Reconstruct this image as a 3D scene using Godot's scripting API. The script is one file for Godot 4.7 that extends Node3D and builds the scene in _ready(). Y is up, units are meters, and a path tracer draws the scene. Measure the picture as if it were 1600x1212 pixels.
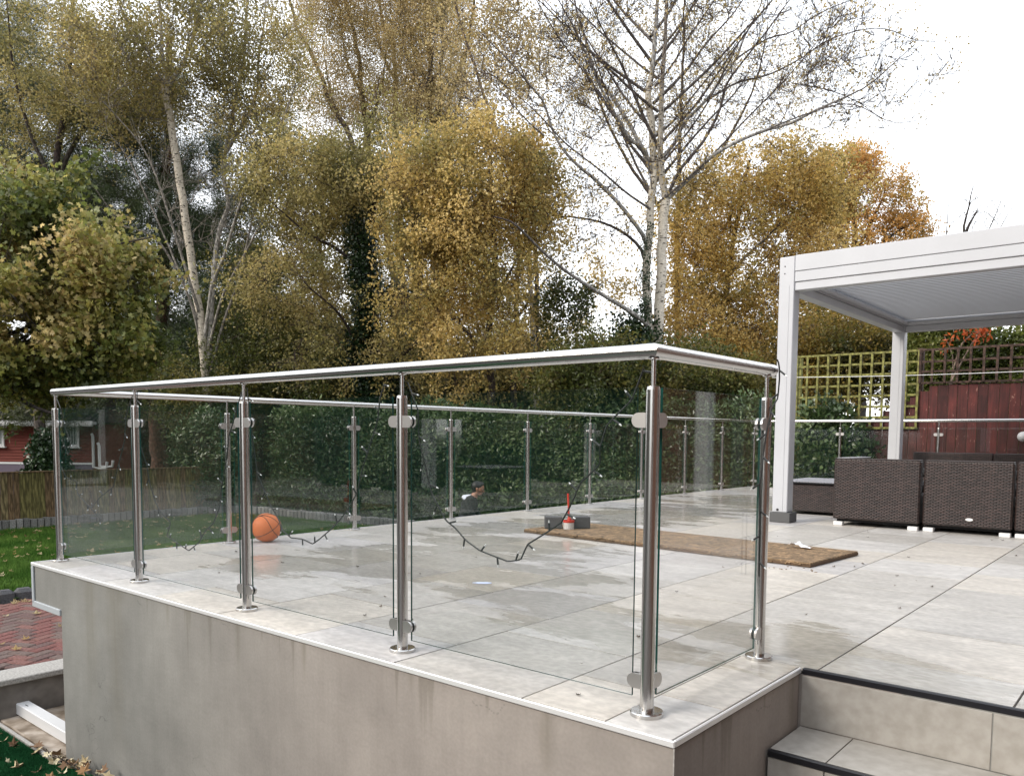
extends Node3D
# A raised, tiled garden terrace with a steel and glass balustrade, autumn trees behind it.
# Axes: x runs along the front edge of the terrace, z towards the viewer, the terrace surface is y = 0.

const EYE := Vector3(1.2293, 0.8495, 2.1155)
const FOCAL := 1262.45
const MID := Vector2(800.0, 770.0)
var view_basis := Basis.from_euler(Vector3(-0.0723, 0.6975, 0.0079))
var rng := RandomNumberGenerator.new()
var taken := {}
var mats := {}
var patchy := FastNoiseLite.new()


# ---------------------------------------------------------------- mesh builder
class MB:
	var v := PackedVector3Array()
	var n := PackedVector3Array()
	var c := PackedColorArray()
	var col := Color.WHITE

	func tri(a: Vector3, b: Vector3, d: Vector3, hint: Vector3) -> void:
		var nn := (b - a).cross(d - a)
		if nn.dot(hint) < 0.0:
			var s := b
			b = d
			d = s
			nn = -nn
		nn = nn.normalized()
		v.append(a); v.append(d); v.append(b)
		for i in 3:
			n.append(nn)
			c.append(col)

	func face(p: Array, hint: Vector3) -> void:
		for i in range(1, p.size() - 1):
			tri(p[0], p[i], p[i + 1], hint)

	func box(centre: Vector3, size: Vector3, bevel := 0.0, turn := Basis.IDENTITY) -> void:
		var h := size * 0.5
		var b := minf(bevel, minf(h.x, minf(h.y, h.z)) * 0.9)
		var ax := [Vector3(1, 0, 0), Vector3(0, 1, 0), Vector3(0, 0, 1)]
		for a in 3:
			var u: int = (a + 1) % 3
			var w: int = (a + 2) % 3
			for s in [-1.0, 1.0]:
				var o: Vector3 = ax[a] * (h[a] * s)
				var du: Vector3 = ax[u] * (h[u] - b)
				var dw: Vector3 = ax[w] * (h[w] - b)
				face([centre + turn * (o - du - dw), centre + turn * (o + du - dw), centre + turn * (o + du + dw), centre + turn * (o - du + dw)], turn * (ax[a] * s))
		if b <= 0.0:
			return
		for a in 3:
			var u: int = (a + 1) % 3
			var w: int = (a + 2) % 3
			for su in [-1.0, 1.0]:
				for sw in [-1.0, 1.0]:
					var e: Vector3 = ax[a] * (h[a] - b)
					var p: Vector3 = ax[u] * (h[u] * su) + ax[w] * ((h[w] - b) * sw)
					var q: Vector3 = ax[u] * ((h[u] - b) * su) + ax[w] * (h[w] * sw)
					face([centre + turn * (p - e), centre + turn * (p + e), centre + turn * (q + e), centre + turn * (q - e)], turn * (ax[u] * su + ax[w] * sw))
		for sx in [-1.0, 1.0]:
			for sy in [-1.0, 1.0]:
				for sz in [-1.0, 1.0]:
					var k := Vector3(sx, sy, sz)
					var f := h * k
					var g := (h - Vector3(b, b, b)) * k
					tri(centre + turn * Vector3(f.x, g.y, g.z), centre + turn * Vector3(g.x, f.y, g.z), centre + turn * Vector3(g.x, g.y, f.z), turn * k)

	func span(lo: Vector3, hi: Vector3, bevel := 0.0) -> void:
		box((lo + hi) * 0.5, (hi - lo).abs(), bevel)

	# a tapered tube along points
	func tube(p: PackedVector3Array, r0: float, r1: float, sides := 6, caps := false, colour1 = null) -> void:
		var m := p.size()
		if m < 2:
			return
		var side := Vector3.ZERO
		var rings := []
		var norms := []
		for i in m:
			var d := (p[mini(i + 1, m - 1)] - p[maxi(i - 1, 0)]).normalized()
			if side == Vector3.ZERO:
				side = d.cross(Vector3(0.31, 0.2, 0.93)).normalized()
				if side.length() < 0.5:
					side = d.cross(Vector3(1, 0, 0)).normalized()
			side = (side - d * side.dot(d)).normalized()
			var up := d.cross(side)
			var r := lerpf(r0, r1, float(i) / (m - 1))
			var ring := PackedVector3Array()
			var nr := PackedVector3Array()
			for k in sides:
				var t := TAU * k / sides
				var o := side * cos(t) + up * sin(t)
				ring.append(p[i] + o * r)
				nr.append(o)
			rings.append(ring)
			norms.append(nr)
		for i in m - 1:
			var ca := col
			var cb := col
			if colour1 != null:
				ca = col.lerp(colour1, float(i) / (m - 1))
				cb = col.lerp(colour1, float(i + 1) / (m - 1))
			var ra: PackedVector3Array = rings[i]
			var rb: PackedVector3Array = rings[i + 1]
			var na: PackedVector3Array = norms[i]
			var nb: PackedVector3Array = norms[i + 1]
			for k in sides:
				var k2 := (k + 1) % sides
				v.append(ra[k]); v.append(rb[k]); v.append(ra[k2])
				v.append(ra[k2]); v.append(rb[k]); v.append(rb[k2])
				n.append(na[k]); n.append(nb[k]); n.append(na[k2])
				n.append(na[k2]); n.append(nb[k]); n.append(nb[k2])
				c.append(ca); c.append(cb); c.append(ca)
				c.append(ca); c.append(cb); c.append(cb)
		if caps:
			var first: PackedVector3Array = rings[0]
			var last: PackedVector3Array = rings[m - 1]
			for k in range(1, sides - 1):
				tri(first[0], first[k], first[k + 1], p[0] - p[1])
				tri(last[0], last[k], last[k + 1], p[m - 1] - p[m - 2])

	# profile: Vector2(radius, height) from bottom to top, turned about an axis through centre
	func lathe(centre: Vector3, profile: Array, sides := 24, turn := Basis.IDENTITY) -> void:
		for i in profile.size() - 1:
			var a: Vector2 = profile[i]
			var b: Vector2 = profile[i + 1]
			var nn := Vector2(b.y - a.y, a.x - b.x)
			if nn.length() < 1e-9:
				continue
			nn = nn.normalized()
			for k in sides:
				var t0 := TAU * k / sides
				var t1 := TAU * (k + 1) / sides
				var e0 := Vector3(cos(t0), 0, sin(t0))
				var e1 := Vector3(cos(t1), 0, sin(t1))
				var q := [e0 * a.x + Vector3(0, a.y, 0), e0 * b.x + Vector3(0, b.y, 0), e1 * b.x + Vector3(0, b.y, 0), e1 * a.x + Vector3(0, a.y, 0)]
				var m0: Vector3 = turn * (e0 * nn.x + Vector3(0, nn.y, 0))
				var m1: Vector3 = turn * (e1 * nn.x + Vector3(0, nn.y, 0))
				# clockwise seen from outside: e0 -> e1 runs clockwise seen from above
				for w in [[0, 3, 1, m0, m1, m0], [3, 2, 1, m1, m1, m0]]:
					if (q[w[0]] as Vector3).is_equal_approx(q[w[1]]) or (q[w[1]] as Vector3).is_equal_approx(q[w[2]]) or (q[w[0]] as Vector3).is_equal_approx(q[w[2]]):
						continue
					for j in 3:
						v.append(centre + turn * q[w[j]])
						n.append(w[3 + j])
						c.append(col)

	# a flat outline (CCW in the plane of u and w) pushed along d
	func prism(at: Vector3, outline: Array, u: Vector3, w: Vector3, d: Vector3) -> void:
		var lo := []
		var hi := []
		var mid := Vector3.ZERO
		for p in outline:
			lo.append(at + u * p.x + w * p.y)
			hi.append(at + u * p.x + w * p.y + d)
			mid += at + u * p.x + w * p.y + d * 0.5
		mid /= outline.size()
		face(lo, -d)
		face(hi, d)
		for i in outline.size():
			var j := (i + 1) % outline.size()
			face([lo[i], lo[j], hi[j], hi[i]], (lo[i] + lo[j] + hi[i] + hi[j]) * 0.25 - mid)

	func done(mesh: ArrayMesh = null) -> ArrayMesh:
		var a := []
		a.resize(Mesh.ARRAY_MAX)
		a[Mesh.ARRAY_VERTEX] = v
		a[Mesh.ARRAY_NORMAL] = n
		a[Mesh.ARRAY_COLOR] = c
		if mesh == null:
			mesh = ArrayMesh.new()
		if v.size() > 0:
			mesh.add_surface_from_arrays(Mesh.PRIMITIVE_TRIANGLES, a)
		return mesh


# ---------------------------------------------------------------- naming helpers
func numbered(called: String) -> String:
	if not taken.has(called):
		taken[called] = 0
		return called
	taken[called] += 1
	return "%s_%03d" % [called, taken[called]]


func thing(called: String, label: String, category: String, at := Vector3.ZERO, group := "") -> Node3D:
	var o := Node3D.new()
	o.name = numbered(called)
	add_child(o)
	o.position = at
	o.set_meta("label", label)
	o.set_meta("category", category)
	if group:
		o.set_meta("group", group)
	return o


func structure(called: String) -> Node3D:
	var o := Node3D.new()
	o.name = numbered(called)
	add_child(o)
	o.set_meta("kind", "structure")
	return o


func part(called: String, mesh: Mesh, m: Material, parent: Node3D, at := Vector3.ZERO) -> MeshInstance3D:
	var o := MeshInstance3D.new()
	o.name = called
	o.mesh = mesh
	o.material_override = m
	o.position = at
	parent.add_child(o, true)
	return o


func many(called: String, mesh: Mesh, m: Material, parent: Node3D, where: Array, tints: PackedColorArray) -> MultiMeshInstance3D:
	var mm := MultiMesh.new()
	mm.transform_format = MultiMesh.TRANSFORM_3D
	mm.use_colors = true
	mm.mesh = mesh
	mm.instance_count = where.size()
	for i in where.size():
		mm.set_instance_transform(i, where[i])
		mm.set_instance_color(i, tints[i])
	var o := MultiMeshInstance3D.new()
	o.name = called
	o.multimesh = mm
	o.material_override = m
	o.set_meta("kind", "stuff")
	parent.add_child(o, true)
	return o


# where the line of sight through a point of the photograph reaches a depth, or a plane
func sight(px: float, py: float) -> Vector3:
	return view_basis * Vector3((px - MID.x) / FOCAL, (MID.y - py) / FOCAL, -1.0)


func at(px: float, py: float, depth: float) -> Vector3:
	var d := sight(px, py)
	var ahead := Vector3(-sin(0.6975), 0, -cos(0.6975))
	return EYE + d * (depth / d.dot(ahead))


func on(px: float, py: float, axis: int, value: float) -> Vector3:
	var d := sight(px, py)
	return EYE + d * ((value - EYE[axis]) / d[axis])


func gauss() -> float:
	return rng.randfn(0.0, 1.0)


func ball() -> Vector3:
	var p := Vector3.ONE * 2.0
	while p.length_squared() > 1.0:
		p = Vector3(rng.randf_range(-1, 1), rng.randf_range(-1, 1), rng.randf_range(-1, 1))
	return p


func spin() -> Basis:
	return Basis(Quaternion(gauss(), gauss(), gauss(), gauss()).normalized())


# ---------------------------------------------------------------- materials
func lin(r: float, g: float, b: float) -> Color:
	return Color(r, g, b).linear_to_srgb()


func mat(called: String, base: Color, rough := 0.7, metal := 0.0) -> StandardMaterial3D:
	var m := StandardMaterial3D.new()
	m.resource_name = called
	m.albedo_color = base
	m.roughness = rough
	m.metallic = metal
	mats[called] = m
	return m


func noise_tex(size: int, freq: float, lo: Color, hi: Color, seed_: int, octaves := 4, kind := FastNoiseLite.TYPE_SIMPLEX_SMOOTH) -> NoiseTexture2D:
	var f := FastNoiseLite.new()
	f.noise_type = kind
	f.seed = seed_
	f.frequency = freq
	f.fractal_octaves = octaves
	var t := NoiseTexture2D.new()
	t.width = size
	t.height = size
	t.seamless = true
	t.noise = f
	var g := Gradient.new()
	g.set_color(0, lo)
	g.set_color(1, hi)
	g.set_offset(0, 0.2)
	g.set_offset(1, 0.8)
	t.color_ramp = g
	return t


func grain(m: StandardMaterial3D, tex: Texture2D, scale: Vector3, world := false) -> void:
	m.albedo_texture = tex
	m.uv1_triplanar = true
	m.uv1_world_triplanar = world
	m.uv1_scale = scale
	m.uv1_triplanar_sharpness = 8.0


func bump(m: StandardMaterial3D, tex: Texture2D, cm: float) -> void:
	m.heightmap_enabled = true
	m.heightmap_texture = tex
	m.heightmap_scale = cm


func picture(w: int, h: int, paint: Callable) -> ImageTexture:
	var bytes := PackedByteArray()
	bytes.resize(w * h * 3)
	var k := 0
	for y in h:
		for x in w:
			var q: Color = paint.call(x, y)
			bytes[k] = int(clampf(q.r, 0, 1) * 255.0)
			bytes[k + 1] = int(clampf(q.g, 0, 1) * 255.0)
			bytes[k + 2] = int(clampf(q.b, 0, 1) * 255.0)
			k += 3
	return ImageTexture.create_from_image(Image.create_from_data(w, h, false, Image.FORMAT_RGB8, bytes))


func make_materials() -> void:
	var grey_noise := noise_tex(512, 0.02, Color(0.86, 0.86, 0.86), Color(1, 1, 1), 3, 5)
	var fine := noise_tex(512, 0.08, Color(0.8, 0.8, 0.8), Color(1, 1, 1), 4, 4)
	# brushed stainless steel
	var steel := mat("brushed_steel", lin(0.56, 0.55, 0.535), 0.25, 1.0)
	steel.roughness = 0.22
	var satin := mat("satin_steel", lin(0.56, 0.545, 0.53), 0.40, 1.0)
	satin.roughness = 0.40
	mat("black_rubber", lin(0.012, 0.012, 0.013), 0.6)
	mat("black_cable", lin(0.012, 0.014, 0.013), 0.5)
	var bulb := mat("clear_bulb", lin(0.75, 0.78, 0.78), 0.12)
	bulb.metallic_specular = 0.8
	var glass := mat("glass", Color(0.03, 0.13, 0.10, 0.10), 0.02)
	glass.albedo_color = Color(lin(0.012, 0.05, 0.038), 0.055)
	glass.transparency = BaseMaterial3D.TRANSPARENCY_ALPHA
	mat("glass_edge", lin(0.012, 0.06, 0.05), 0.1)
	mat("glass_rim", lin(0.20, 0.28, 0.25), 0.1)
	# porcelain tiles: dry film and damp patches of their own shapes
	var soft := FastNoiseLite.new()
	soft.seed = 21
	soft.frequency = 0.35
	soft.fractal_octaves = 5
	var streak := FastNoiseLite.new()
	streak.seed = 22
	streak.frequency = 1.0
	streak.fractal_octaves = 4
	var wet_spots := [[-1.3, -1.15, 0.75, 0.28], [-0.75, -0.75, 0.65, 0.20], [-0.15, -1.15, 0.55, 0.34], [0.35, -1.0, 0.5, 0.33], [-2.6, -1.6, 1.0, 0.75], [-3.2, -0.9, 0.55, 0.4], [-2.7, -2.6, 0.8, 0.5], [-3.6, -3.6, 0.45, 1.0], [-3.2, -5.6, 0.85, 1.6], [-3.0, -8.0, 1.1, 1.5], [-1.7, -1.75, 0.4, 0.3]]
	var wet_at := func(x: float, z: float) -> float:
		var best := -1.0
		for s in wet_spots:
			var dx: float = (x - s[0]) / s[2]
			var dz: float = (z - s[1]) / s[3]
			best = maxf(best, 1.0 - sqrt(dx * dx + dz * dz))
		best += soft.get_noise_2d(x * 3.5, z * 8.0) * 0.75 + streak.get_noise_2d(x * 5.0, z * 16.0) * 0.22
		return clampf((best + 0.06) * 4.0, 0.0, 1.0)
	var W := 768
	var H := 1280
	var wetness := PackedFloat32Array()
	wetness.resize(W * H)
	for j in H:
		var z := -12.0 + 12.8 * j / H
		for i in W:
			wetness[j * W + i] = wet_at.call(-5.0 + 6.4 * i / W, z)
	var tile_pic := picture(W, H, func(i, j):
		var x: float = -5.0 + 6.4 * i / W
		var z: float = -12.0 + 12.8 * j / H
		var w: float = wetness[j * W + i]
		var s: float = streak.get_noise_2d(x * 2.2, z * 7.0)
		var s2: float = soft.get_noise_2d(x * 3.0 + 40.0, z * 3.0)
		var dry := Color(0.768, 0.755, 0.738) * (1.0 + 0.085 * s + 0.06 * s2)
		var damp := Color(0.712, 0.697, 0.668) * (1.0 + 0.06 * s + 0.05 * s2)
		return dry.lerp(damp, w))
	var rough_pic := picture(W, H, func(i, j):
		var w: float = wetness[j * W + i]
		var s: float = streak.get_noise_2d(i * 0.05, j * 0.05)
		var r: float = lerpf(0.42, 0.16, w) + 0.06 * s
		return Color(r, r, r))
	var tile_fine := noise_tex(512, 0.03, Color(0.90, 0.90, 0.90), Color(1, 1, 1), 7, 5)
	var tones := [Color(1, 1, 1), Color(0.955, 0.955, 0.965), Color(1.0, 0.985, 0.96), Color(0.93, 0.925, 0.915)]
	for k in 4:
		var t := mat("tile_%d" % k, tones[k], 1.0)
		t.albedo_texture = tile_pic
		t.roughness_texture = rough_pic
		t.uv1_triplanar = true
		t.uv1_world_triplanar = true
		t.uv1_scale = Vector3(1.0 / 6.4, 1.0 / 6.4, 1.0 / 12.8)
		t.uv1_offset = Vector3(5.0 / 6.4, 0.3, 12.0 / 12.8)
		t.uv1_triplanar_sharpness = 8.0
		t.detail_enabled = true
		t.detail_blend_mode = BaseMaterial3D.BLEND_MODE_MUL
		t.detail_albedo = tile_fine
		t.detail_uv_layer = BaseMaterial3D.DETAIL_UV_2
		t.uv2_triplanar = true
		t.uv2_world_triplanar = true
		t.uv2_scale = Vector3(0.9 + 0.13 * k, 0.9, 1.7)
	var step_tile := mat("step_tile", lin(0.37, 0.35, 0.318), 0.42)
	grain(step_tile, noise_tex(512, 0.018, Color(0.92, 0.915, 0.905), Color(1, 1, 1), 9, 6), Vector3(1.7, 1.7, 1.7), true)
	mat("grout", lin(0.05, 0.048, 0.046), 0.95)
	mat("nosing", lin(0.008, 0.008, 0.011), 0.32)
	# rendered wall
	var wn := FastNoiseLite.new()
	wn.seed = 31
	wn.fractal_octaves = 5
	wn.frequency = 1.0
	var wall_pic := picture(1024, 384, func(i, j):
		var x: float = -4.6 + 5.12 * i / 1024.0
		var y: float = 0.1 - 1.6 * j / 384.0
		var cloud: float = wn.get_noise_2d(x * 1.3, y * 1.1)
		var fall: float = wn.get_noise_2d(x * 9.0, y * 0.35 + 20.0)
		var fall2: float = wn.get_noise_2d(x * 30.0 + 7.0, y * 1.2 + 50.0)
		var speck: float = wn.get_noise_2d(x * 60.0, y * 60.0)
		var warm: float = smoothstep(-3.6, -0.8, x)
		var q := Color(0.50, 0.497, 0.48).lerp(Color(0.565, 0.537, 0.51), warm)
		q *= 1.0 + 0.10 * cloud + 0.018 * fall + 0.02 * fall2 + 0.05 * speck + 0.05 * wn.get_noise_2d(x * 5.0 + 9.0, y * 4.0)
		for s in [[-3.30, 0.10, 1.2], [-2.05, 0.018, 0.30], [-1.55, 0.014, 0.22], [-3.62, 0.07, 1.0], [-0.28, 0.03, 0.35], [-2.7, 0.012, 0.18], [-0.9, 0.012, 0.12]]:
			var wd: float = s[1] * (1.0 + 0.6 * wn.get_noise_2d(y * 6.0, s[0] * 9.0))
			var k: float = exp(-pow((x - s[0]) / wd, 2.0)) * smoothstep(-s[2], -s[2] * 0.2, y) * (0.6 + 0.5 * fall2)
			q = q.lerp(Color(0.40, 0.375, 0.325), clampf(0.5 * k, 0, 1))
		# drips under the trim and a few hairlines
		var drip: float = wn.get_noise_2d(x * 9.0 + 3.0, 5.0) - 0.40
		if drip > 0.0 and y > -0.05 - 1.8 * drip:
			q = q.lerp(Color(0.36, 0.335, 0.29), 0.30 * smoothstep(-0.05 - 1.8 * drip, -0.02, y))
		if absf(wn.get_noise_2d(x * 1.1 + 70.0, y * 1.1)) < 0.004 and wn.get_noise_2d(x, y + 90.0) > 0.1:
			q *= 0.84
		return q)
	var render := mat("wall_render", Color.WHITE, 0.75)
	grain(render, wall_pic, Vector3(1.0 / 5.12, 1.0 / 1.6, 1.0 / 5.12), true)
	render.uv1_offset = Vector3(4.6 / 5.12, -0.1 / 1.6, 0.3)
	bump(render, noise_tex(512, 0.06, Color.BLACK, Color.WHITE, 33, 5), 0.04)
	var low := mat("low_wall_render", lin(0.20, 0.18, 0.16), 0.85)
	grain(low, grey_noise, Vector3(0.8, 0.8, 0.8), true)
	var coping := mat("coping_concrete", lin(0.42, 0.40, 0.37), 0.85)
	grain(coping, fine, Vector3(1.2, 1.2, 1.2), true)
	var slab := mat("slab_stone", lin(0.40, 0.34, 0.28), 0.75)
	grain(slab, noise_tex(512, 0.012, Color(0.6, 0.56, 0.5), Color(1, 1, 1), 36, 5), Vector3(0.7, 0.7, 0.7), true)
	var patio := mat("patio_slab", lin(0.11, 0.10, 0.095), 0.85)
	grain(patio, grey_noise, Vector3(0.5, 0.5, 0.5), true)
	mat("white_trim", lin(0.66, 0.66, 0.66), 0.35)
	var alu := mat("silver_trim", lin(0.78, 0.78, 0.77), 0.32, 0.35)
	alu.metallic_specular = 0.6
	mat("grey_trim", lin(0.40, 0.43, 0.45), 0.45)
	var white := mat("white_powder_coat", lin(0.47, 0.48, 0.505), 0.38)
	grain(white, noise_tex(256, 0.02, Color(0.985, 0.985, 0.985), Color(1, 1, 1), 41, 4), Vector3(0.5, 0.5, 0.5), true)
	mat("dark_plinth", lin(0.085, 0.085, 0.085), 0.85)
	# wicker
	var wr := RandomNumberGenerator.new()
	wr.seed = 5
	var tone := []
	for k in 16 * 16:
		tone.append(wr.randf_range(0.72, 1.15))
	var weave := func(i: int, j: int) -> float:
		var row := j / 8
		var u := fposmod(i / 16.0 + (0.5 if row % 2 else 0.0), 8.0)
		var a := absf(fmod(u, 1.0) - 0.5) * 2.0
		var b := absf((j % 8 + 0.5) / 8.0 - 0.5) * 2.0
		return clampf((1.0 - pow(a, 5.0)) * (1.0 - pow(b, 3.0)), 0.0, 1.0)
	var wick_pic := picture(128, 128, func(i, j):
		var row: int = j / 8
		var u: int = int(fposmod(i / 16.0 + (0.5 if row % 2 else 0.0), 8.0))
		var t: float = tone[row * 16 + u]
		var h: float = weave.call(i, j)
		return Color(0.26, 0.20, 0.185) * t * (0.25 + 0.75 * h))
	var wick_high := picture(128, 128, func(i, j):
		var h: float = weave.call(i, j)
		return Color(h, h, h))
	var wicker := mat("wicker", Color.WHITE, 0.42)
	grain(wicker, wick_pic, Vector3(1.0 / 0.36, 1.0 / 0.21, 1.0 / 0.36), true)
	bump(wicker, wick_high, 0.6)
	mat("wicker_rim", lin(0.035, 0.026, 0.025), 0.45)
	mat("cushion_top", lin(0.34, 0.34, 0.37), 0.5)
	mat("sofa_dark", lin(0.008, 0.008, 0.009), 0.8)
	# timber
	var board_pic := noise_tex(256, 0.03, Color(0.55, 0.55, 0.52), Color(1, 1, 1), 51, 5)
	for q in [["fence_green", 0.23, 0.20, 0.07], ["fence_brown", 0.24, 0.155, 0.08], ["fence_olive", 0.30, 0.235, 0.115]]:
		var m := mat(q[0], lin(q[1], q[2], q[3]), 0.9)
		grain(m, board_pic, Vector3(3.0, 0.5, 3.0), true)
	var flake := FastNoiseLite.new()
	flake.seed = 55
	flake.frequency = 1.0
	flake.fractal_octaves = 4
	var red_pic := picture(512, 512, func(i, j):
		var a: float = flake.get_noise_2d(i * 0.09, j * 0.008)
		var b: float = flake.get_noise_2d(i * 0.012 + 90.0, j * 0.012)
		var chip: float = flake.get_noise_2d(i * 0.11 + 40.0, j * 0.035)
		var q := Color(0.275, 0.12, 0.11) * (1.0 + 0.28 * a + 0.25 * b)
		if b > 0.12 and chip > 0.42:
			q = q.lerp(Color(0.58, 0.47, 0.42), clampf((chip - 0.40) * 5.0, 0, 0.85))
		return q)
	for k in 3:
		var m := mat("red_board_%d" % k, Color(1, 1, 1) * [1.0, 0.86, 1.1][k], 0.8)
		m.albedo_color.a = 1.0
		grain(m, red_pic, Vector3(0.55, 0.42, 0.55), true)
		m.uv1_offset = Vector3(0.3 * k, 0.37 * k, 0.1)
	var moss := mat("mossy_trellis", lin(0.26, 0.255, 0.075), 0.9)
	grain(moss, noise_tex(256, 0.03, Color(0.62, 0.6, 0.62), Color(1, 1, 1), 57, 4), Vector3(1.4, 1.4, 1.4), true)
	var brown := mat("brown_trellis", lin(0.085, 0.048, 0.036), 0.9)
	grain(brown, board_pic, Vector3(1.4, 1.4, 1.4), true)
	# chipboard
	var chips := Image.create(512, 512, false, Image.FORMAT_RGB8)
	chips.fill(Color(0.52, 0.44, 0.335))
	for k in 5200:
		var t := wr.randf_range(0.62, 1.22)
		var q := Color(0.60 * t, 0.51 * t, 0.395 * t)
		var w := wr.randi_range(4, 30)
		var h := wr.randi_range(2, 9)
		if wr.randf() < 0.4:
			var s := w
			w = h
			h = s
		chips.fill_rect(Rect2i(wr.randi_range(0, 500), wr.randi_range(0, 500), w, h), q)
	var osb := mat("chipboard", Color(0.85, 0.82, 0.79), 0.85)
	grain(osb, ImageTexture.create_from_image(chips), Vector3(0.7, 0.7, 0.7), true)
	mat("chipboard_edge", lin(0.10, 0.062, 0.035), 0.9)
	var block := mat("concrete_block", lin(0.115, 0.115, 0.12), 0.95)
	grain(block, fine, Vector3(4, 4, 4), true)
	mat("tin", lin(0.62, 0.60, 0.58), 0.4, 0.2)
	mat("red_paint", lin(0.50, 0.035, 0.02), 0.45)
	mat("paper", lin(0.78, 0.78, 0.82), 0.8)
	mat("blue_paper", lin(0.55, 0.62, 0.80), 0.7)
	var bb := mat("ball_rubber", lin(0.62, 0.165, 0.04), 0.6)
	bump(bb, noise_tex(256, 0.2, Color.BLACK, Color.WHITE, 61, 2, FastNoiseLite.TYPE_CELLULAR), 0.05)
	bb.uv1_triplanar = true
	bb.uv1_scale = Vector3(3, 3, 3)
	mat("ball_seam", lin(0.10, 0.045, 0.025), 0.7)
	# bricks and stones
	var brick_fine := noise_tex(256, 0.05, Color(0.7, 0.7, 0.7), Color(1, 1, 1), 63, 4)
	var paving := [[0.17, 0.062, 0.052], [0.20, 0.088, 0.072], [0.13, 0.072, 0.064], [0.19, 0.068, 0.058], [0.15, 0.10, 0.085]]
	for k in 5:
		var m := mat("paving_brick_%d" % k, lin(paving[k][0], paving[k][1], paving[k][2]), 0.85)
		grain(m, brick_fine, Vector3(3, 3, 3), true)
	var cob := mat("edging_stone", lin(0.085, 0.085, 0.09), 0.9)
	grain(cob, brick_fine, Vector3(3, 3, 3), true)
	for k in 3:
		var m := mat("kerb_brick_%d" % k, lin(0.25, 0.245, 0.23) * [1.0, 1.12, 0.9][k], 0.9)
		grain(m, brick_fine, Vector3(3, 3, 3), true)
	mat("sand_joint", lin(0.07, 0.055, 0.045), 0.95)
	# ground
	var earth := mat("earth", lin(0.06, 0.06, 0.03), 1.0)
	grain(earth, noise_tex(512, 0.02, Color(0.6, 0.6, 0.55), Color(1, 1, 1), 71, 5), Vector3(0.2, 0.2, 0.2), true)
	var lawn := mat("lawn", lin(0.05, 0.115, 0.018), 1.0)
	grain(lawn, noise_tex(512, 0.02, Color(0.62, 0.66, 0.5), Color(1, 1, 1), 72, 6), Vector3(0.45, 0.45, 0.45), true)
	var turf := mat("turf", lin(0.014, 0.075, 0.026), 1.0)
	grain(turf, noise_tex(512, 0.06, Color(0.6, 0.65, 0.6), Color(1, 1, 1), 73, 5), Vector3(1, 1, 1), true)
	var blade := mat("grass_blade", Color.WHITE, 1.0)
	blade.vertex_color_use_as_albedo = true
	blade.metallic_specular = 0.2
	# house parts
	mat("house_cladding", lin(0.19, 0.045, 0.032), 0.85)
	mat("house_brick", lin(0.16, 0.13, 0.17), 0.9)
	mat("roof_tile", lin(0.045, 0.038, 0.04), 0.85)
	mat("upvc", lin(0.80, 0.80, 0.80), 0.4)
	mat("curtain", lin(0.50, 0.54, 0.52), 0.8)
	mat("window_dark", lin(0.02, 0.022, 0.025), 0.05)
	var hb := mat("brown_brick", lin(0.26, 0.15, 0.11), 0.9)
	var bp := picture(256, 256, func(i, j):
		var row: int = j / 16
		var o: int = 16 if row % 2 else 0
		var mortar: bool = j % 16 < 2 or (i + o) % 32 < 2
		var t: float = 0.75 + 0.25 * flake.get_noise_2d(floorf((i + o) / 32.0) * 7.3, row * 3.1)
		return Color(0.9, 0.88, 0.85) if mortar else Color(0.95, 0.85, 0.8) * t)
	grain(hb, bp, Vector3(1.0 / 1.8, 1.0 / 1.2, 1.0 / 1.8), true)
	# plants
	var bark := mat("bark", Color.WHITE, 0.95)
	bark.vertex_color_use_as_albedo = true
	grain(bark, noise_tex(256, 0.03, Color(0.5, 0.5, 0.5), Color(1, 1, 1), 81, 5), Vector3(3, 0.9, 3), true)
	var birch := mat("birch_bark", Color.WHITE, 0.85)
	birch.vertex_color_use_as_albedo = true
	var dash := FastNoiseLite.new()
	dash.seed = 83
	dash.frequency = 1.0
	dash.fractal_octaves = 3
	var birch_pic := picture(512, 512, func(i, j):
		var band: float = dash.get_noise_2d(i * 0.012, j * 0.045)
		var line: float = dash.get_noise_2d(i * 0.02 + 60.0, j * 0.22)
		var q := Color(0.93, 0.91, 0.87) * (1.0 + 0.10 * dash.get_noise_2d(i * 0.03, j * 0.03 + 30.0))
		if band > 0.36:
			q = q.lerp(Color(0.17, 0.14, 0.12), clampf((band - 0.36) * 9.0, 0, 0.95))
		if line > 0.36:
			q = q.lerp(Color(0.45, 0.41, 0.38), clampf((line - 0.36) * 5.0, 0, 0.7))
		return q)
	grain(birch, birch_pic, Vector3(0.9, 0.55, 0.9), true)
	var leaf := mat("leaf", Color.WHITE, 0.45)
	leaf.vertex_color_use_as_albedo = true
	leaf.backlight_enabled = true
	leaf.backlight = Color(1, 1, 1)
	var gloss := mat("glossy_leaf", Color.WHITE, 0.34)
	gloss.vertex_color_use_as_albedo = true
	gloss.backlight_enabled = true
	gloss.backlight = Color(0.5, 0.5, 0.5)
	# person
	mat("skin", lin(0.36, 0.185, 0.115), 0.55)
	mat("dark_hair", lin(0.008, 0.007, 0.007), 0.5)
	mat("dark_top", lin(0.006, 0.009, 0.009), 0.95)
	mat("pale_collar", lin(0.62, 0.65, 0.72), 0.8)
	mat("dark_trousers", lin(0.02, 0.022, 0.03), 0.85)
	mat("eye_white", lin(0.75, 0.73, 0.70), 0.2)


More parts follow.
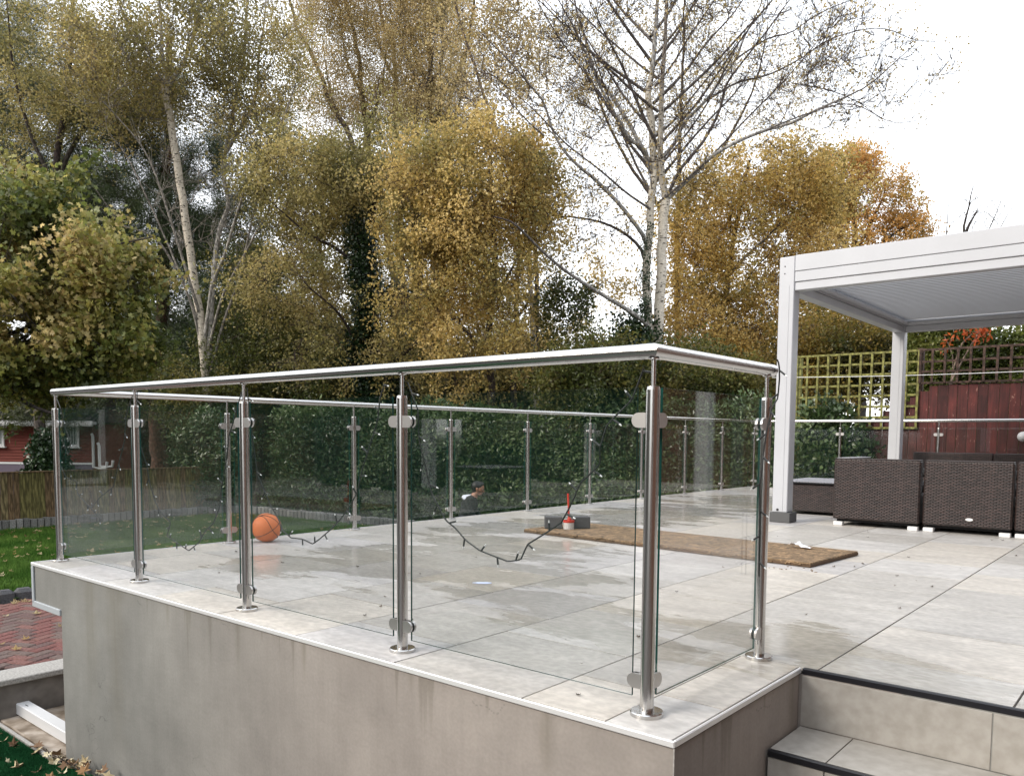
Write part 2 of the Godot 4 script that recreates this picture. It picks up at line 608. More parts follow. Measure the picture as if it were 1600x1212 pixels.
# ---------------------------------------------------------------- the run
func _ready() -> void:
	rng.seed = 1234
	patchy.seed = 77
	patchy.frequency = 0.5
	patchy.fractal_octaves = 3
	var cam := Camera3D.new()
	cam.name = "camera"
	cam.transform = Transform3D(view_basis, EYE)
	var near := 0.05
	cam.keep_aspect = Camera3D.KEEP_HEIGHT
	cam.set_frustum(near * 1212.0 / FOCAL, Vector2(0.0, near * (770.0 - 606.0) / FOCAL), near, 400.0)
	add_child(cam)
	cam.current = true
	var we := WorldEnvironment.new()
	we.name = "environment"
	var e := Environment.new()
	e.background_mode = Environment.BG_SKY
	var sky := Sky.new()
	var air := ProceduralSkyMaterial.new()
	air.sky_top_color = Color(0.90, 0.925, 0.96)
	air.sky_horizon_color = Color(0.975, 0.975, 0.97)
	air.sky_curve = 0.2
	air.ground_bottom_color = Color(0.16, 0.15, 0.13)
	air.ground_horizon_color = Color(0.30, 0.30, 0.28)
	air.sky_energy_multiplier = 1.0
	air.sun_angle_max = 1.0
	sky.sky_material = air
	e.sky = sky
	e.tonemap_mode = Environment.TONE_MAPPER_LINEAR
	e.tonemap_exposure = 2.35
	e.sdfgi_enabled = true
	e.ssao_enabled = true
	e.ssil_enabled = true
	we.environment = e
	add_child(we)
	var sun := DirectionalLight3D.new()
	sun.name = "sun"
	sun.light_energy = 0.5
	sun.light_angular_distance = 25.0
	sun.light_color = Color(1.0, 0.97, 0.93)
	sun.shadow_enabled = true
	sun.look_at_from_position(Vector3.ZERO, Vector3(0.5, -0.68, -0.95), Vector3.UP)
	add_child(sun)

	make_materials()
	ground()
	terrace()
	steps()
	balustrades()
	pergola()
	boundary()
	far_house()
	own_house()
	hedges()
	trees()
	furniture()
	clutter()
	lights_string()
	leaves_on_ground()
	bystander()


# ---------------------------------------------------------------- ground
func slope_y(x: float) -> float:
	return -1.185 + 0.117 * clampf(x + 4.07, 0.0, 6.6)


func sheet(called: String, m: Material, xs: Array, z0: float, z1: float, height: Callable) -> MeshInstance3D:
	var b := MB.new()
	for i in xs.size() - 1:
		var a: float = xs[i]
		var d: float = xs[i + 1]
		b.face([Vector3(a, height.call(a), z0), Vector3(d, height.call(d), z0), Vector3(d, height.call(d), z1), Vector3(a, height.call(a), z1)], Vector3.UP)
	var o := part(called, b.done(), m, self)
	o.name = called
	o.set_meta("kind", "structure")
	return o


func ground() -> void:
	sheet("ground", mats.earth, [-220.0, -60.0, -5.0, 60.0, 220.0], -220.0, 220.0, func(_x): return -1.34)
	sheet("turf", mats.turf, [-9.0, -4.07, -2.3], 0.245, 4.5, func(x): return slope_y(x) + 0.01)
	sheet("patio", mats.patio_slab, [-30.0, -4.07, 2.5, 14.0], 0.235, 16.0, func(x): return slope_y(x))
	sheet("recess_floor", mats.slab_stone, [-5.05, -4.0], -9.0, 0.22, func(_x): return -1.175)
	sheet("lawn", mats.lawn, [-14.45, -7.95], -12.0, 0.2, func(_x): return -0.87)
	# slabs of the recess floor
	var floor_parent: Node3D = get_node("recess_floor")
	var k := 0
	for r in 6:
		var b := MB.new()
		b.box(Vector3.ZERO, Vector3(1.0, 0.02, 0.57), 0.006)
		part("slab", b.done(), mats.slab_stone, floor_parent, Vector3(-4.53, -1.172 + 0.002 * (k % 2), -0.10 - 0.58 * r))
		k += 1
	var strip := MB.new()
	strip.box(Vector3(-4.9, -1.165, 0.222), Vector3(3.6, 0.03, 0.022), 0.004)
	strip.face([Vector3(-3.1, slope_y(-3.1) + 0.0, 0.212), Vector3(0.17, slope_y(0.17), 0.212), Vector3(0.17, slope_y(0.17) + 0.03, 0.212), Vector3(-3.1, slope_y(-3.1) + 0.03, 0.212)], Vector3(0, 0, -1))
	var st := part("edging_strip", strip.done(), mats.coping_concrete, self)
	st.set_meta("kind", "structure")
	# brick paving laid in herringbone behind the low wall
	var pave := structure("brick_paving")
	var bed := MB.new()
	bed.span(Vector3(-8.1, -1.3, -9.0), Vector3(-5.2, -0.925, 6.0))
	part("sand_bed", bed.done(), mats.sand_joint, pave)
	var kinds := []
	for q in 5:
		var b := MB.new()
		b.box(Vector3.ZERO, Vector3(0.192, 0.06, 0.092), 0.008)
		kinds.append(b.done())
	var rest := MB.new()
	var spots := []
	for i in range(-40, 40):
		for j in range(-40, 40):
			# 90 degree herringbone on a 0.1 m grid: brick k covers two cells
			var s := posmod(i - j, 4)
			var p := Vector3.ZERO
			var along := true
			if s == 0:
				p = Vector3((i + 1.0) * 0.1, 0, (j + 0.5) * 0.1)
			elif s == 3:
				p = Vector3((i + 0.5) * 0.1, 0, (j + 1.0) * 0.1)
				along = false
			else:
				continue
			var turn := Basis(Vector3.UP, 0.42)
			p = turn * p + Vector3(-6.6, 0, -1.4)
			if p.x < -7.9 or p.x > -5.33 or p.z < -5.0 or p.z > 1.2:
				continue
			var yaw := 0.42 + (0.0 if along else PI / 2) + rng.randf_range(-0.02, 0.02)
			spots.append([p.distance_to(Vector3(-6.2, 0, -0.9)), Transform3D(Basis(Vector3.UP, yaw), p + Vector3(0, -0.925 + rng.randf_range(-0.003, 0.004), 0))])
	spots.sort_custom(func(a, b): return a[0] < b[0])
	for q in spots.size():
		var tr: Transform3D = spots[q][1]
		if q < 290:
			var o := part("brick", kinds[q % 5], mats["paving_brick_%d" % rng.randi_range(0, 4)], pave)
			o.transform = tr
		else:
			rest.box(tr.origin, Vector3(0.192, 0.06, 0.092), 0.0, tr.basis)
	var rp := part("far_bricks", rest.done(), mats.paving_brick_1, pave)
	rp.set_meta("kind", "stuff")
	# low retaining wall with a pale coping, along the recess
	var low := thing("retaining_wall", "low grey rendered retaining wall with pale concrete coping below the brick paving", "wall", Vector3(-5.05, -1.2, -2.5))
	var lw := MB.new()
	lw.span(Vector3(-0.2, 0, -5.5), Vector3(0, 0.27, 2.75), 0.004)
	part("wall_face", lw.done(), mats.low_wall_render, low)
	var n := 0
	for q in 10:
		var cp := MB.new()
		cp.box(Vector3(-0.12, 0.29, 2.38 - q * 0.83), Vector3(0.29, 0.042, 0.826), 0.006)
		part("coping_stone", cp.done(), mats.coping_concrete, low)
		n += 1
	# rounded edging stones between lawn and paving
	var edge := thing("stone_edging", "row of rounded dark grey stones edging the lawn beside the brick paving", "edging", Vector3(-8.02, -0.93, -1.5))
	for q in 44:
		var cb := MB.new()
		cb.box(Vector3(0, 0.07, 0), Vector3(0.14, 0.17, rng.randf_range(0.155, 0.175)), 0.035, Basis.from_euler(Vector3(0, rng.randf_range(-0.06, 0.06), rng.randf_range(-0.06, 0.06))))
		part("edging_stone", cb.done(), mats.edging_stone, edge, Vector3(rng.randf_range(-0.012, 0.012), rng.randf_range(-0.012, 0.006), 2.3 - q * 0.18))
	# grass
	var tuft := MB.new()
	for q in 9:
		var a := rng.randf() * TAU
		var r := rng.randf() * 0.05
		var foot := Vector3(cos(a) * r, 0, sin(a) * r)
		var tip := foot + Vector3(rng.randf_range(-0.03, 0.03), rng.randf_range(0.03, 0.055), rng.randf_range(-0.03, 0.03))
		var w := Vector3(rng.randf_range(-1, 1), 0, rng.randf_range(-1, 1)).normalized() * 0.004
		tuft.col = Color(1, 1, 1) * rng.randf_range(0.6, 1.3)
		tuft.tri(foot - w, foot + w, tip, Vector3(0.1, 0.3, 1))
	var tm := tuft.done()
	var where := []
	var tints := PackedColorArray()
	for q in 26000:
		var p := Vector3(rng.randf_range(-14.3, -8.1), -0.872, rng.randf_range(-8.2, 0.2))
		where.append(Transform3D(Basis(Vector3.UP, rng.randf() * TAU).scaled(Vector3.ONE * rng.randf_range(0.8, 1.5)), p))
		var t := clampf(0.5 + patchy.get_noise_2d(p.x * 2.0, p.z * 2.0) + rng.randf_range(-0.2, 0.2), 0, 1)
		tints.append(Color(0.036, 0.095, 0.014).lerp(Color(0.10, 0.18, 0.035), t))
	many("lawn_grass", tm, mats.grass_blade, self, where, tints)
	where = []
	tints = PackedColorArray()
	for q in 42000:
		var p := Vector3(rng.randf_range(-5.4, -2.4), 0, 0.25 + 1.3 * pow(rng.randf(), 1.3))
		p.y = slope_y(p.x) + 0.008
		where.append(Transform3D(Basis(Vector3.UP, rng.randf() * TAU).scaled(Vector3(0.5, 0.42, 0.5)), p))
		var t := clampf(0.5 + patchy.get_noise_2d(p.x * 3.0, p.z * 3.0) + rng.randf_range(-0.4, 0.4), 0, 1)
		tints.append(Color(0.010, 0.062, 0.022).lerp(Color(0.028, 0.135, 0.05), t))
	many("turf_blades", tm, mats.grass_blade, self, where, tints)


# ---------------------------------------------------------------- terrace
func terrace() -> void:
	var t := structure("terrace")
	var b := MB.new()
	b.span(Vector3(-4.03, -1.32, -0.8), Vector3(0.17, -0.022, 0.14))
	b.span(Vector3(-4.03, -1.32, -11.05), Vector3(3.3, -0.022, -0.81))
	part("rendered_wall", b.done(), mats.wall_render, t)
	b = MB.new()
	b.span(Vector3(-4.462, -0.245, -11.04), Vector3(-4.032, -0.022, 0.139))
	part("overhang", b.done(), mats.wall_render, t)
	b = MB.new()
	b.span(Vector3(-4.46, -0.0215, -11.04), Vector3(0.168, -0.012, 0.138))
	b.span(Vector3(0.168, -0.0215, -11.04), Vector3(3.3, -0.012, -0.815))
	part("mortar_bed", b.done(), mats.grout, t)
	# tiles
	var lines := [-4.455, -4.076, -3.461, -2.846, -2.231, -1.616, -1.001, -0.386, 0.229, 0.844, 1.459, 2.074, 2.689, 3.304]
	var gap := 0.0034
	var shapes := {}
	for c in lines.size() - 1:
		var x0: float = lines[c] + gap
		var x1: float = lines[c + 1] - gap
		var start := -0.205 if c % 2 == 1 else -0.5125
		var cuts := [0.132, start]
		while cuts[-1] > -11.0:
			cuts.append(maxf(cuts[-1] - 0.6155, -11.035))
		for k in cuts.size() - 1:
			var z1: float = cuts[k] - gap
			var z0: float = cuts[k + 1] + gap
			if z1 - z0 < 0.03:
				continue
			var xa := x0
			var xb := x1
			if x0 > -0.4 and x0 < 0.2:
				# the strip along the return is cut separately
				if z1 > -0.82:
					xb = -0.067
			elif x0 > 0.2:
				if z0 > -0.83:
					continue
				z1 = minf(z1, -0.832)
			if z1 - z0 < 0.05:
				continue
			lay_tile(t, shapes, xa, xb, z0, z1)
	for q in [[-0.198, 0.132], [-0.818, -0.203]]:
		lay_tile(t, shapes, -0.062, 0.158, q[0], q[1])
	# silver trim along the edges
	b = MB.new()
	b.span(Vector3(-4.475, -0.018, 0.139), Vector3(0.176, 0.003, 0.149), 0.003)
	part("edge_trim", b.done(), mats.silver_trim, t)
	b = MB.new()
	b.span(Vector3(0.166, -0.018, -0.81), Vector3(0.176, 0.003, 0.1385), 0.003)
	part("edge_trim", b.done(), mats.silver_trim, t)
	b = MB.new()
	b.span(Vector3(-4.476, -0.02, -11.05), Vector3(-4.464, 0.003, 0.138), 0.002)
	part("edge_trim", b.done(), mats.white_trim, t)
	# pale frame round the end of the overhang
	b = MB.new()
	b.span(Vector3(-4.47, -0.262, 0.14), Vector3(-4.44, -0.021, 0.150), 0.002)
	part("corner_trim", b.done(), mats.grey_trim, t)
	b = MB.new()
	b.span(Vector3(-4.47, -0.285, 0.06), Vector3(-4.034, -0.2455, 0.150), 0.003)
	part("soffit_trim", b.done(), mats.grey_trim, t)
	b = MB.new()
	b.box(Vector3(-4.53, -0.07, 0.03), Vector3(0.11, 0.075, 0.075), 0.01, Basis(Vector3(0, 0, 1), 0.06))
	part("gutter_end", b.done(), mats.grey_trim, t)
	b = MB.new()
	b.span(Vector3(0.1705, -1.2, 0.1405), Vector3(0.1745, -0.019, 0.1445))
	part("corner_bead", b.done(), mats.coping_concrete, t)


func lay_tile(t: Node3D, shapes: Dictionary, xa: float, xb: float, z0: float, z1: float) -> void:
	var key := "%.3f %.3f" % [xb - xa, z1 - z0]
	if not shapes.has(key):
		var m := MB.new()
		m.box(Vector3.ZERO, Vector3(xb - xa, 0.02, z1 - z0), 0.0007)
		shapes[key] = m.done()
	part("tile", shapes[key], mats["tile_%d" % rng.randi_range(0, 3)], t, Vector3((xa + xb) * 0.5, -0.01 + rng.randf_range(-0.0006, 0.0004), (z0 + z1) * 0.5))


func steps() -> void:
	var s := structure("garden_steps")
	var b := MB.new()
	b.span(Vector3(0.177, -1.3, -0.806), Vector3(3.3, -0.237, -0.515))
	b.span(Vector3(0.177, -1.3, -0.514), Vector3(3.3, -0.452, -0.205))
	part("step_core", b.done(), mats.grout, s)
	for row in [[-0.83, 0.0, -0.2], [-0.525, -0.215, -0.43], [-0.21, -0.43, -0.66]]:
		b = MB.new()
		b.span(Vector3(0.178, row[1] - 0.0245, row[0] + 0.001), Vector3(3.3, row[1] + 0.002, row[0] + 0.021), 0.004)
		part("nosing", b.done(), mats.nosing, s)
	var cuts := [[[0.179, 0.790], [0.794, 1.404], [1.408, 2.018], [2.022, 2.632]], [[0.179, 0.366], [0.370, 0.98], [0.984, 1.594], [1.598, 2.208]], [[0.179, 0.55], [0.554, 1.164], [1.168, 1.778], [1.782, 2.39]]]
	for k in 3:
		for q in cuts[k]:
			b = MB.new()
			var z: float = [-0.8105, -0.5125, -0.2025][k]
			var top: float = [-0.026, -0.241, -0.456][k]
			b.span(Vector3(q[0], top - 0.188, z - 0.006), Vector3(q[1], top, z + 0.003), 0.0012)
			part("riser_tile", b.done(), mats.step_tile, s)
	for k in 2:
		for q in [[0.179, 0.366], [0.370, 0.98], [0.984, 1.594], [1.598, 2.208]]:
			b = MB.new()
			var y: float = [-0.215, -0.43][k]
			var zb: float = [-0.804, -0.506][k]
			var zf: float = [-0.527, -0.212][k]
			b.span(Vector3(q[0], y - 0.018, zb), Vector3(q[1], y, zf), 0.0012)
			part("tread_tile", b.done(), mats.step_tile, s)


# ---------------------------------------------------------------- balustrades
var post_shapes := {}

# a D-shaped glass clamp that reaches from a post along direction d
func clamp_mesh(d: Vector3) -> ArrayMesh:
	var key := "clamp %.2f %.2f" % [d.x, d.z]
	if post_shapes.has(key):
		return post_shapes[key]
	var across := Vector3.UP.cross(d)
	var out := [Vector2(0.014, -0.0225), Vector2(0.042, -0.0225)]
	for i in range(1, 8):
		var a := -PI / 2 + PI * i / 8.0
		out.append(Vector2(0.042 + cos(a) * 0.0225, sin(a) * 0.0225))
	out.append(Vector2(0.042, 0.0225))
	out.append(Vector2(0.014, 0.0225))
	var b := MB.new()
	b.prism(across * 0.0055, out, d, Vector3.UP, across * 0.0085)
	b.prism(across * -0.0055, out, d, Vector3.UP, across * -0.0085)
	b.prism(across * -0.0053, [Vector2(0.013, -0.021), Vector2(0.030, -0.021), Vector2(0.030, 0.021), Vector2(0.013, 0.021)], d, Vector3.UP, across * 0.0106)
	var m := b.done()
	var g := MB.new()
	for s in [0.0042, -0.0054]:
		var o2 := []
		for q in out:
			o2.append(Vector2(q.x * 0.985 + 0.0004, q.y * 0.95))
		g.prism(across * s, o2, d, Vector3.UP, across * 0.0012)
	g.done(m)
	m.surface_set_material(0, mats.satin_steel)
	m.surface_set_material(1, mats.black_rubber)
	post_shapes[key] = m
	return m


func post(parent: Node3D, p: Vector3, dirs: Array) -> void:
	if not post_shapes.has("tube"):
		var b := MB.new()
		b.lathe(Vector3.ZERO, [Vector2(0.0212, 0.012), Vector2(0.0212, 0.985), Vector2(0.0195, 0.994), Vector2(0.0, 0.9965)], 32)
		post_shapes["tube"] = b.done()
		b = MB.new()
		b.lathe(Vector3.ZERO, [Vector2(0.051, 0.0), Vector2(0.051, 0.011), Vector2(0.0485, 0.0142), Vector2(0.0212, 0.0152)], 36)
		post_shapes["flange"] = b.done()
		b = MB.new()
		b.lathe(Vector3.ZERO, [Vector2(0.0072, 0.99), Vector2(0.0072, 1.072), Vector2(0.017, 1.0745), Vector2(0.017, 1.078)], 18)
		post_shapes["stem"] = b.done()
	var o := part("post", post_shapes["tube"], mats.brushed_steel, parent, p)
	o.rotation.y = rng.randf() * TAU
	part("base_flange", post_shapes["flange"], mats.brushed_steel, o)
	part("stem", post_shapes["stem"], mats.brushed_steel, o)
	for d in dirs:
		for y in [0.895, 0.102]:
			var k := MeshInstance3D.new()
			k.name = "clamp"
			k.mesh = clamp_mesh(d)
			k.position = Vector3(0, y, 0)
			o.add_child(k, true)
			k.transform = Transform3D(o.transform.basis.inverse(), o.transform.basis.inverse() * Vector3(0, y, 0))


func pane(parent: Node3D, a: Vector3, b: Vector3) -> void:
	var d := (b - a).normalized()
	var across := Vector3.UP.cross(d)
	var p := a + d * 0.052
	var q := b - d * 0.052
	var lo := 0.05
	var hi := 0.993
	var h := 0.004
	var m := MB.new()
	for s in [1.0, -1.0]:
		m.face([p + across * (h * s) + Vector3.UP * lo, q + across * (h * s) + Vector3.UP * lo, q + across * (h * s) + Vector3.UP * hi, p + across * (h * s) + Vector3.UP * hi], across * s)
	var mesh := m.done()
	var g := MB.new()
	for w in [[p, p, -d], [q, q, d]]:
		g.face([w[0] + across * h + Vector3.UP * lo, w[0] - across * h + Vector3.UP * lo, w[0] - across * h + Vector3.UP * hi, w[0] + across * h + Vector3.UP * hi], w[2])
	for y in [lo]:
		g.face([p + across * h + Vector3.UP * y, p - across * h + Vector3.UP * y, q - across * h + Vector3.UP * y, q + across * h + Vector3.UP * y], Vector3.UP * (y - 0.5))
	g.done(mesh)
	var rim := MB.new()
	rim.face([p + across * h + Vector3.UP * hi, p - across * h + Vector3.UP * hi, q - across * h + Vector3.UP * hi, q + across * h + Vector3.UP * hi], Vector3.UP)
	rim.done(mesh)
	mesh.surface_set_material(2, mats.glass_rim)
	mesh.surface_set_material(0, mats.glass)
	mesh.surface_set_material(1, mats.glass_edge)
	var o := MeshInstance3D.new()
	o.name = "glass_panel"
	o.mesh = mesh
	parent.add_child(o, true)


func balustrades() -> void:
	var sa := 1.0979
	var sb := 1.2139
	var f := thing("glass_balustrade", "steel and glass balustrade along the front terrace edge, returning beside the steps", "railing")
	var corner := Vector3(-4 * sa, 0, 0)
	for i in 5:
		var p := Vector3(-(4 - i) * sa, 0, 0)
		var dirs := [Vector3.RIGHT]
		if i > 0:
			dirs = [Vector3.LEFT, Vector3.RIGHT]
		if i == 4:
			dirs = [Vector3.LEFT, Vector3.FORWARD]
		post(f, p, dirs)
		if i < 4:
			pane(f, p, p + Vector3.RIGHT * sa)
	var last := Vector3(0, 0, -0.835)
	post(f, last, [Vector3.BACK])
	pane(f, Vector3.ZERO, last)
	var top := 1.0985
	var b := MB.new()
	b.tube(PackedVector3Array([corner + Vector3(-0.02, top, 0), Vector3(-0.042, top, 0)]), 0.0225, 0.0225, 32, true)
	part("handrail", b.done(), mats.brushed_steel, f)
	b = MB.new()
	b.tube(PackedVector3Array([Vector3(0, top, -0.042), Vector3(0, top, -0.885)]), 0.0225, 0.0225, 32, true)
	part("handrail", b.done(), mats.brushed_steel, f)
	# mitred elbow joining the two rails
	b = MB.new()
	for w in [[Vector3.LEFT, Vector3.FORWARD], [Vector3.FORWARD, Vector3.LEFT]]:
		var d: Vector3 = w[0]
		var other: Vector3 = w[1]
		var r := 0.0232
		for k in 32:
			var t0 := TAU * k / 32
			var t1 := TAU * (k + 1) / 32
			var e0 := other * cos(t0) + Vector3.UP * sin(t0)
			var e1 := other * cos(t1) + Vector3.UP * sin(t1)
			var mid := Vector3(0, top, 0)
			# the mitre plane holds points whose distances along both rails agree
			var a0 := mid + e0 * r + d * (cos(t0) * r)
			var a1 := mid + e1 * r + d * (cos(t1) * r)
			var c0 := mid + e0 * r + d * 0.0445
			var c1 := mid + e1 * r + d * 0.0445
			b.face([a0, a1, c1, c0], e0 + e1)
	part("rail_elbow", b.done(), mats.brushed_steel, f)

	var g := thing("glass_balustrade", "steel and glass balustrade along the far left side and back of the terrace", "railing", corner)
	var along := Vector3.FORWARD
	for k in range(1, 10):
		var dirs := [Vector3.FORWARD, Vector3.BACK]
		if k == 9:
			dirs = [Vector3.BACK, Vector3.RIGHT]
		post(g, along * sb * k, dirs)
	for k in 9:
		pane(g, along * sb * k, along * sb * (k + 1))
	var far := along * sb * 9
	for k in range(1, 5):
		post(g, far + Vector3.RIGHT * 1.4 * k, [Vector3.LEFT, Vector3.RIGHT])
		pane(g, far + Vector3.RIGHT * 1.4 * (k - 1), far + Vector3.RIGHT * 1.4 * k)
	b = MB.new()
	b.tube(PackedVector3Array([Vector3(0, top, -0.0225), far + Vector3(0, top, -0.0225)]), 0.0225, 0.0225, 20, true)
	part("handrail", b.done(), mats.brushed_steel, g)
	b = MB.new()
	b.tube(PackedVector3Array([far + Vector3(0.0225, top, 0), far + Vector3(5.65, top, 0)]), 0.0225, 0.0225, 20, true)
	part("handrail", b.done(), mats.brushed_steel, g)


# ---------------------------------------------------------------- pergola
func pergola() -> void:
	var t := thing("pergola", "white powder coated pergola with a louvred roof standing over the sofas", "pergola", Vector3(-1.865, 0, -5.79))
	var deep := 3.95
	var wide := 4.6
	for q in [[0.0, 0.0], [0.0, -deep], [wide, 0.0], [wide, -deep]]:
		var at_ := Vector3(q[0], 0, q[1])
		var b := MB.new()
		b.box(Vector3(0, 1.345, 0), Vector3(0.15, 2.49, 0.15), 0.006)
		b.box(Vector3(0.028, 1.215, 0.0765), Vector3(0.004, 2.2, 0.004))
		var o := part("post", b.done(), mats.white_powder_coat, t, at_)
		b = MB.new()
		b.box(Vector3(0.012, 0.0505, 0.008), Vector3(0.205, 0.097, 0.19), 0.004)
		part("plinth", b.done(), mats.dark_plinth, o)
		if q[0] == 0.0 and q[1] == 0.0:
			b = MB.new()
			b.lathe(Vector3(-0.02, 0.125, 0.0752), [Vector2(0.0, 0.003), Vector2(0.013, 0.003), Vector2(0.013, 0.0)], 16, Basis(Vector3.RIGHT, PI / 2))
			b.lathe(Vector3(-0.02, 2.50, 0.0752), [Vector2(0.0, 0.003), Vector2(0.006, 0.003), Vector2(0.006, 0.0)], 10, Basis(Vector3.RIGHT, PI / 2))
			b.lathe(Vector3(-0.02, 2.43, 0.0752), [Vector2(0.0, 0.003), Vector2(0.006, 0.003), Vector2(0.006, 0.0)], 10, Basis(Vector3.RIGHT, PI / 2))
			part("drain_hole", b.done(), mats.black_rubber, o)
	# beams: outer gutter profile in three bands, lipped at the foot
	var bands := [[2.444, 2.595, 0.150], [2.343, 2.440, 0.142], [2.262, 2.339, 0.120]]
	for side in [[Vector3(0.078, 0, 0), Vector3(wide - 0.078, 0, 0), 0], [Vector3(0.078, 0, -deep), Vector3(wide - 0.078, 0, -deep), 0], [Vector3(0, 0, -0.078), Vector3(0, 0, -deep + 0.078), 1], [Vector3(wide, 0, -0.078), Vector3(wide, 0, -deep + 0.078), 1]]:
		var b := MB.new()
		var mid: Vector3 = (side[0] + side[1]) * 0.5
		var length: float = (side[1] - side[0]).length()
		for q in bands:
			var size := Vector3(length, q[1] - q[0], q[2])
			if side[2] == 1:
				size = Vector3(q[2], q[1] - q[0], length)
			b.box(mid + Vector3(0, (q[0] + q[1]) * 0.5, 0), size, 0.004)
		part("beam", b.done(), mats.white_powder_coat, t)
	# inner ledge that carries the louvres
	var led := MB.new()
	led.span(Vector3(0.07, 2.36, -deep + 0.13), Vector3(0.13, 2.39, -0.13), 0.003)
	led.span(Vector3(0.07, 2.36, -0.13), Vector3(wide - 0.07, 2.39, -0.07), 0.003)
	led.span(Vector3(0.07, 2.36, -deep + 0.07), Vector3(wide - 0.07, 2.39, -deep + 0.13), 0.003)
	part("inner_ledge", led.done(), mats.white_powder_coat, t)
	var lm := MB.new()
	lm.box(Vector3.ZERO, Vector3(wide - 0.16, 0.018, 0.080), 0.006)
	var slat := lm.done()
	for k in 40:
		var lo := part("louvre", slat, mats.white_powder_coat, t, Vector3(wide * 0.5, 2.425, -0.16 - k * 0.0935))
		lo.rotation.x = 0.30


# ---------------------------------------------------------------- fences
func boundary() -> void:
	# low close-boarded fence on the left, standing on a kerb of bricks
	var f := thing("board_fence", "low weathered close board fence, greenish brown, behind the lawn in front of the red house", "fence", Vector3(-14.62, -0.72, -3.0))
	var z := 3.6
	while z > -4.6:
		var w := rng.randf_range(0.085, 0.115)
		var b := MB.new()
		b.box(Vector3.ZERO, Vector3(0.02, 0.82 + rng.randf_range(-0.01, 0.01), w - 0.004), 0.003, Basis(Vector3.UP, 0.09))
		part("board", b.done(), mats[["fence_green", "fence_brown", "fence_olive"][rng.randi_range(0, 2)]], f, Vector3(rng.randf_range(-0.004, 0.004), 0.41, z - w * 0.5))
		z -= w
	var rail := MB.new()
	for y in [0.15, 0.66]:
		rail.box(Vector3(-0.045, y, -0.5), Vector3(0.05, 0.07, 8.2), 0.004)
	part("rail", rail.done(), mats.fence_brown, f)
	rail = MB.new()
	rail.box(Vector3(0, 0.835, -0.5), Vector3(0.06, 0.025, 8.2), 0.004)
	part("capping", rail.done(), mats.fence_brown, f)
	var k := thing("brick_kerb", "kerb of upright grey bricks edging the lawn below the fence and hedge", "kerb", Vector3(-14.45, -0.88, -3.0))
	var path := [Vector3(0, 0, 3.4), Vector3(0, 0, -3.55), Vector3(0.25, 0, -4.05), Vector3(0.9, 0, -4.35), Vector3(5.4, 0, -4.75)]
	for i in path.size() - 1:
		var a: Vector3 = path[i]
		var d: Vector3 = path[i + 1] - a
		var s := 0.0
		while s < d.length() - 0.05:
			var b := MB.new()
			b.box(Vector3(0, 0.085, 0), Vector3(0.12, 0.19, 0.098), 0.01, Basis.from_euler(Vector3(rng.randf_range(-0.03, 0.03), atan2(d.x, d.z), 0)))
			part("brick", b.done(), mats["kerb_brick_%d" % rng.randi_range(0, 2)], k, a + d.normalized() * (s + 0.055) + Vector3(0, rng.randf_range(-0.012, 0.012), 0))
			s += 0.112
	# red fence across the back, with a run of brown trellis on top
	var zf := -11.9
	var r := thing("board_fence", "dark red stained board fence with brown trellis on top, peeling near its sloping left end", "fence", Vector3(-2.9, -0.3, zf))
	var x := 0.0
	while x < 6.2:
		var w := rng.randf_range(0.125, 0.15)
		var top := 1.97
		if x < 0.95:
			top = lerpf(1.42, 1.97, pow(x / 0.95, 1.0))
		var b := MB.new()
		b.box(Vector3.ZERO, Vector3(w - 0.006, top + rng.randf_range(-0.01, 0.01), 0.022), 0.003, Basis(Vector3.UP, 0.07))
		part("board", b.done(), mats["red_board_%d" % rng.randi_range(0, 2)], r, Vector3(x + w * 0.5, top * 0.5, rng.randf_range(-0.004, 0.004)))
		x += w
	var pm := MB.new()
	pm.box(Vector3(0, 1.28, 0), Vector3(0.09, 2.56, 0.09), 0.006)
	for px in [0.78, 2.65, 4.5]:
		part("fence_post", pm.done(), mats.brown_trellis, r, Vector3(px, 0, -0.075))
	lattice(r, 0.80, 6.1, 2.0, 2.52, 0.05, mats.brown_trellis)
	var t := thing("garden_trellis", "square garden trellis green with moss, beside the red fence", "trellis", Vector3(-4.05, 0, zf + 0.05))
	lattice(t, 0.0, 1.93, 1.0, 2.22, 0.0, mats.mossy_trellis)
	pm = MB.new()
	pm.box(Vector3(0.02, 0.65, -0.06), Vector3(0.08, 3.1, 0.08), 0.005)
	part("trellis_post", pm.done(), mats.mossy_trellis, t)
	var wire := MB.new()
	var pts := PackedVector3Array()
	for i in 25:
		var s := i / 24.0
		pts.append(Vector3(-4.4 + 9.0 * s, 1.87 - 0.10 * sin(PI * s) * (1.0 - s), -11.62))
	wire.tube(pts, 0.0055, 0.0055, 5)
	var wo := part("washing_line", wire.done(), mats.white_trim, self)
	wo.set_meta("label", "thin pale washing line stretched in front of the trellis and red fence")
	wo.set_meta("category", "washing line")
	# a white outside lamp at the right end of the fence
	var lp := thing("fence_lamp", "small round white lamp on the red fence at the right edge of the photograph", "lamp", on(1600, 682, 2, zf + 0.06))
	var b := MB.new()
	var prof := []
	for i in 9:
		var a := -PI / 2 + PI * i / 8.0
		prof.append(Vector2(cos(a) * 0.075, sin(a) * 0.075))
	b.lathe(Vector3(0, 0, 0.05), prof, 20)
	part("globe", b.done(), mats.white_trim, lp)
	b = MB.new()
	b.box(Vector3(0, 0, -0.02), Vector3(0.06, 0.06, 0.05), 0.005)
	part("bracket", b.done(), mats.black_rubber, lp)


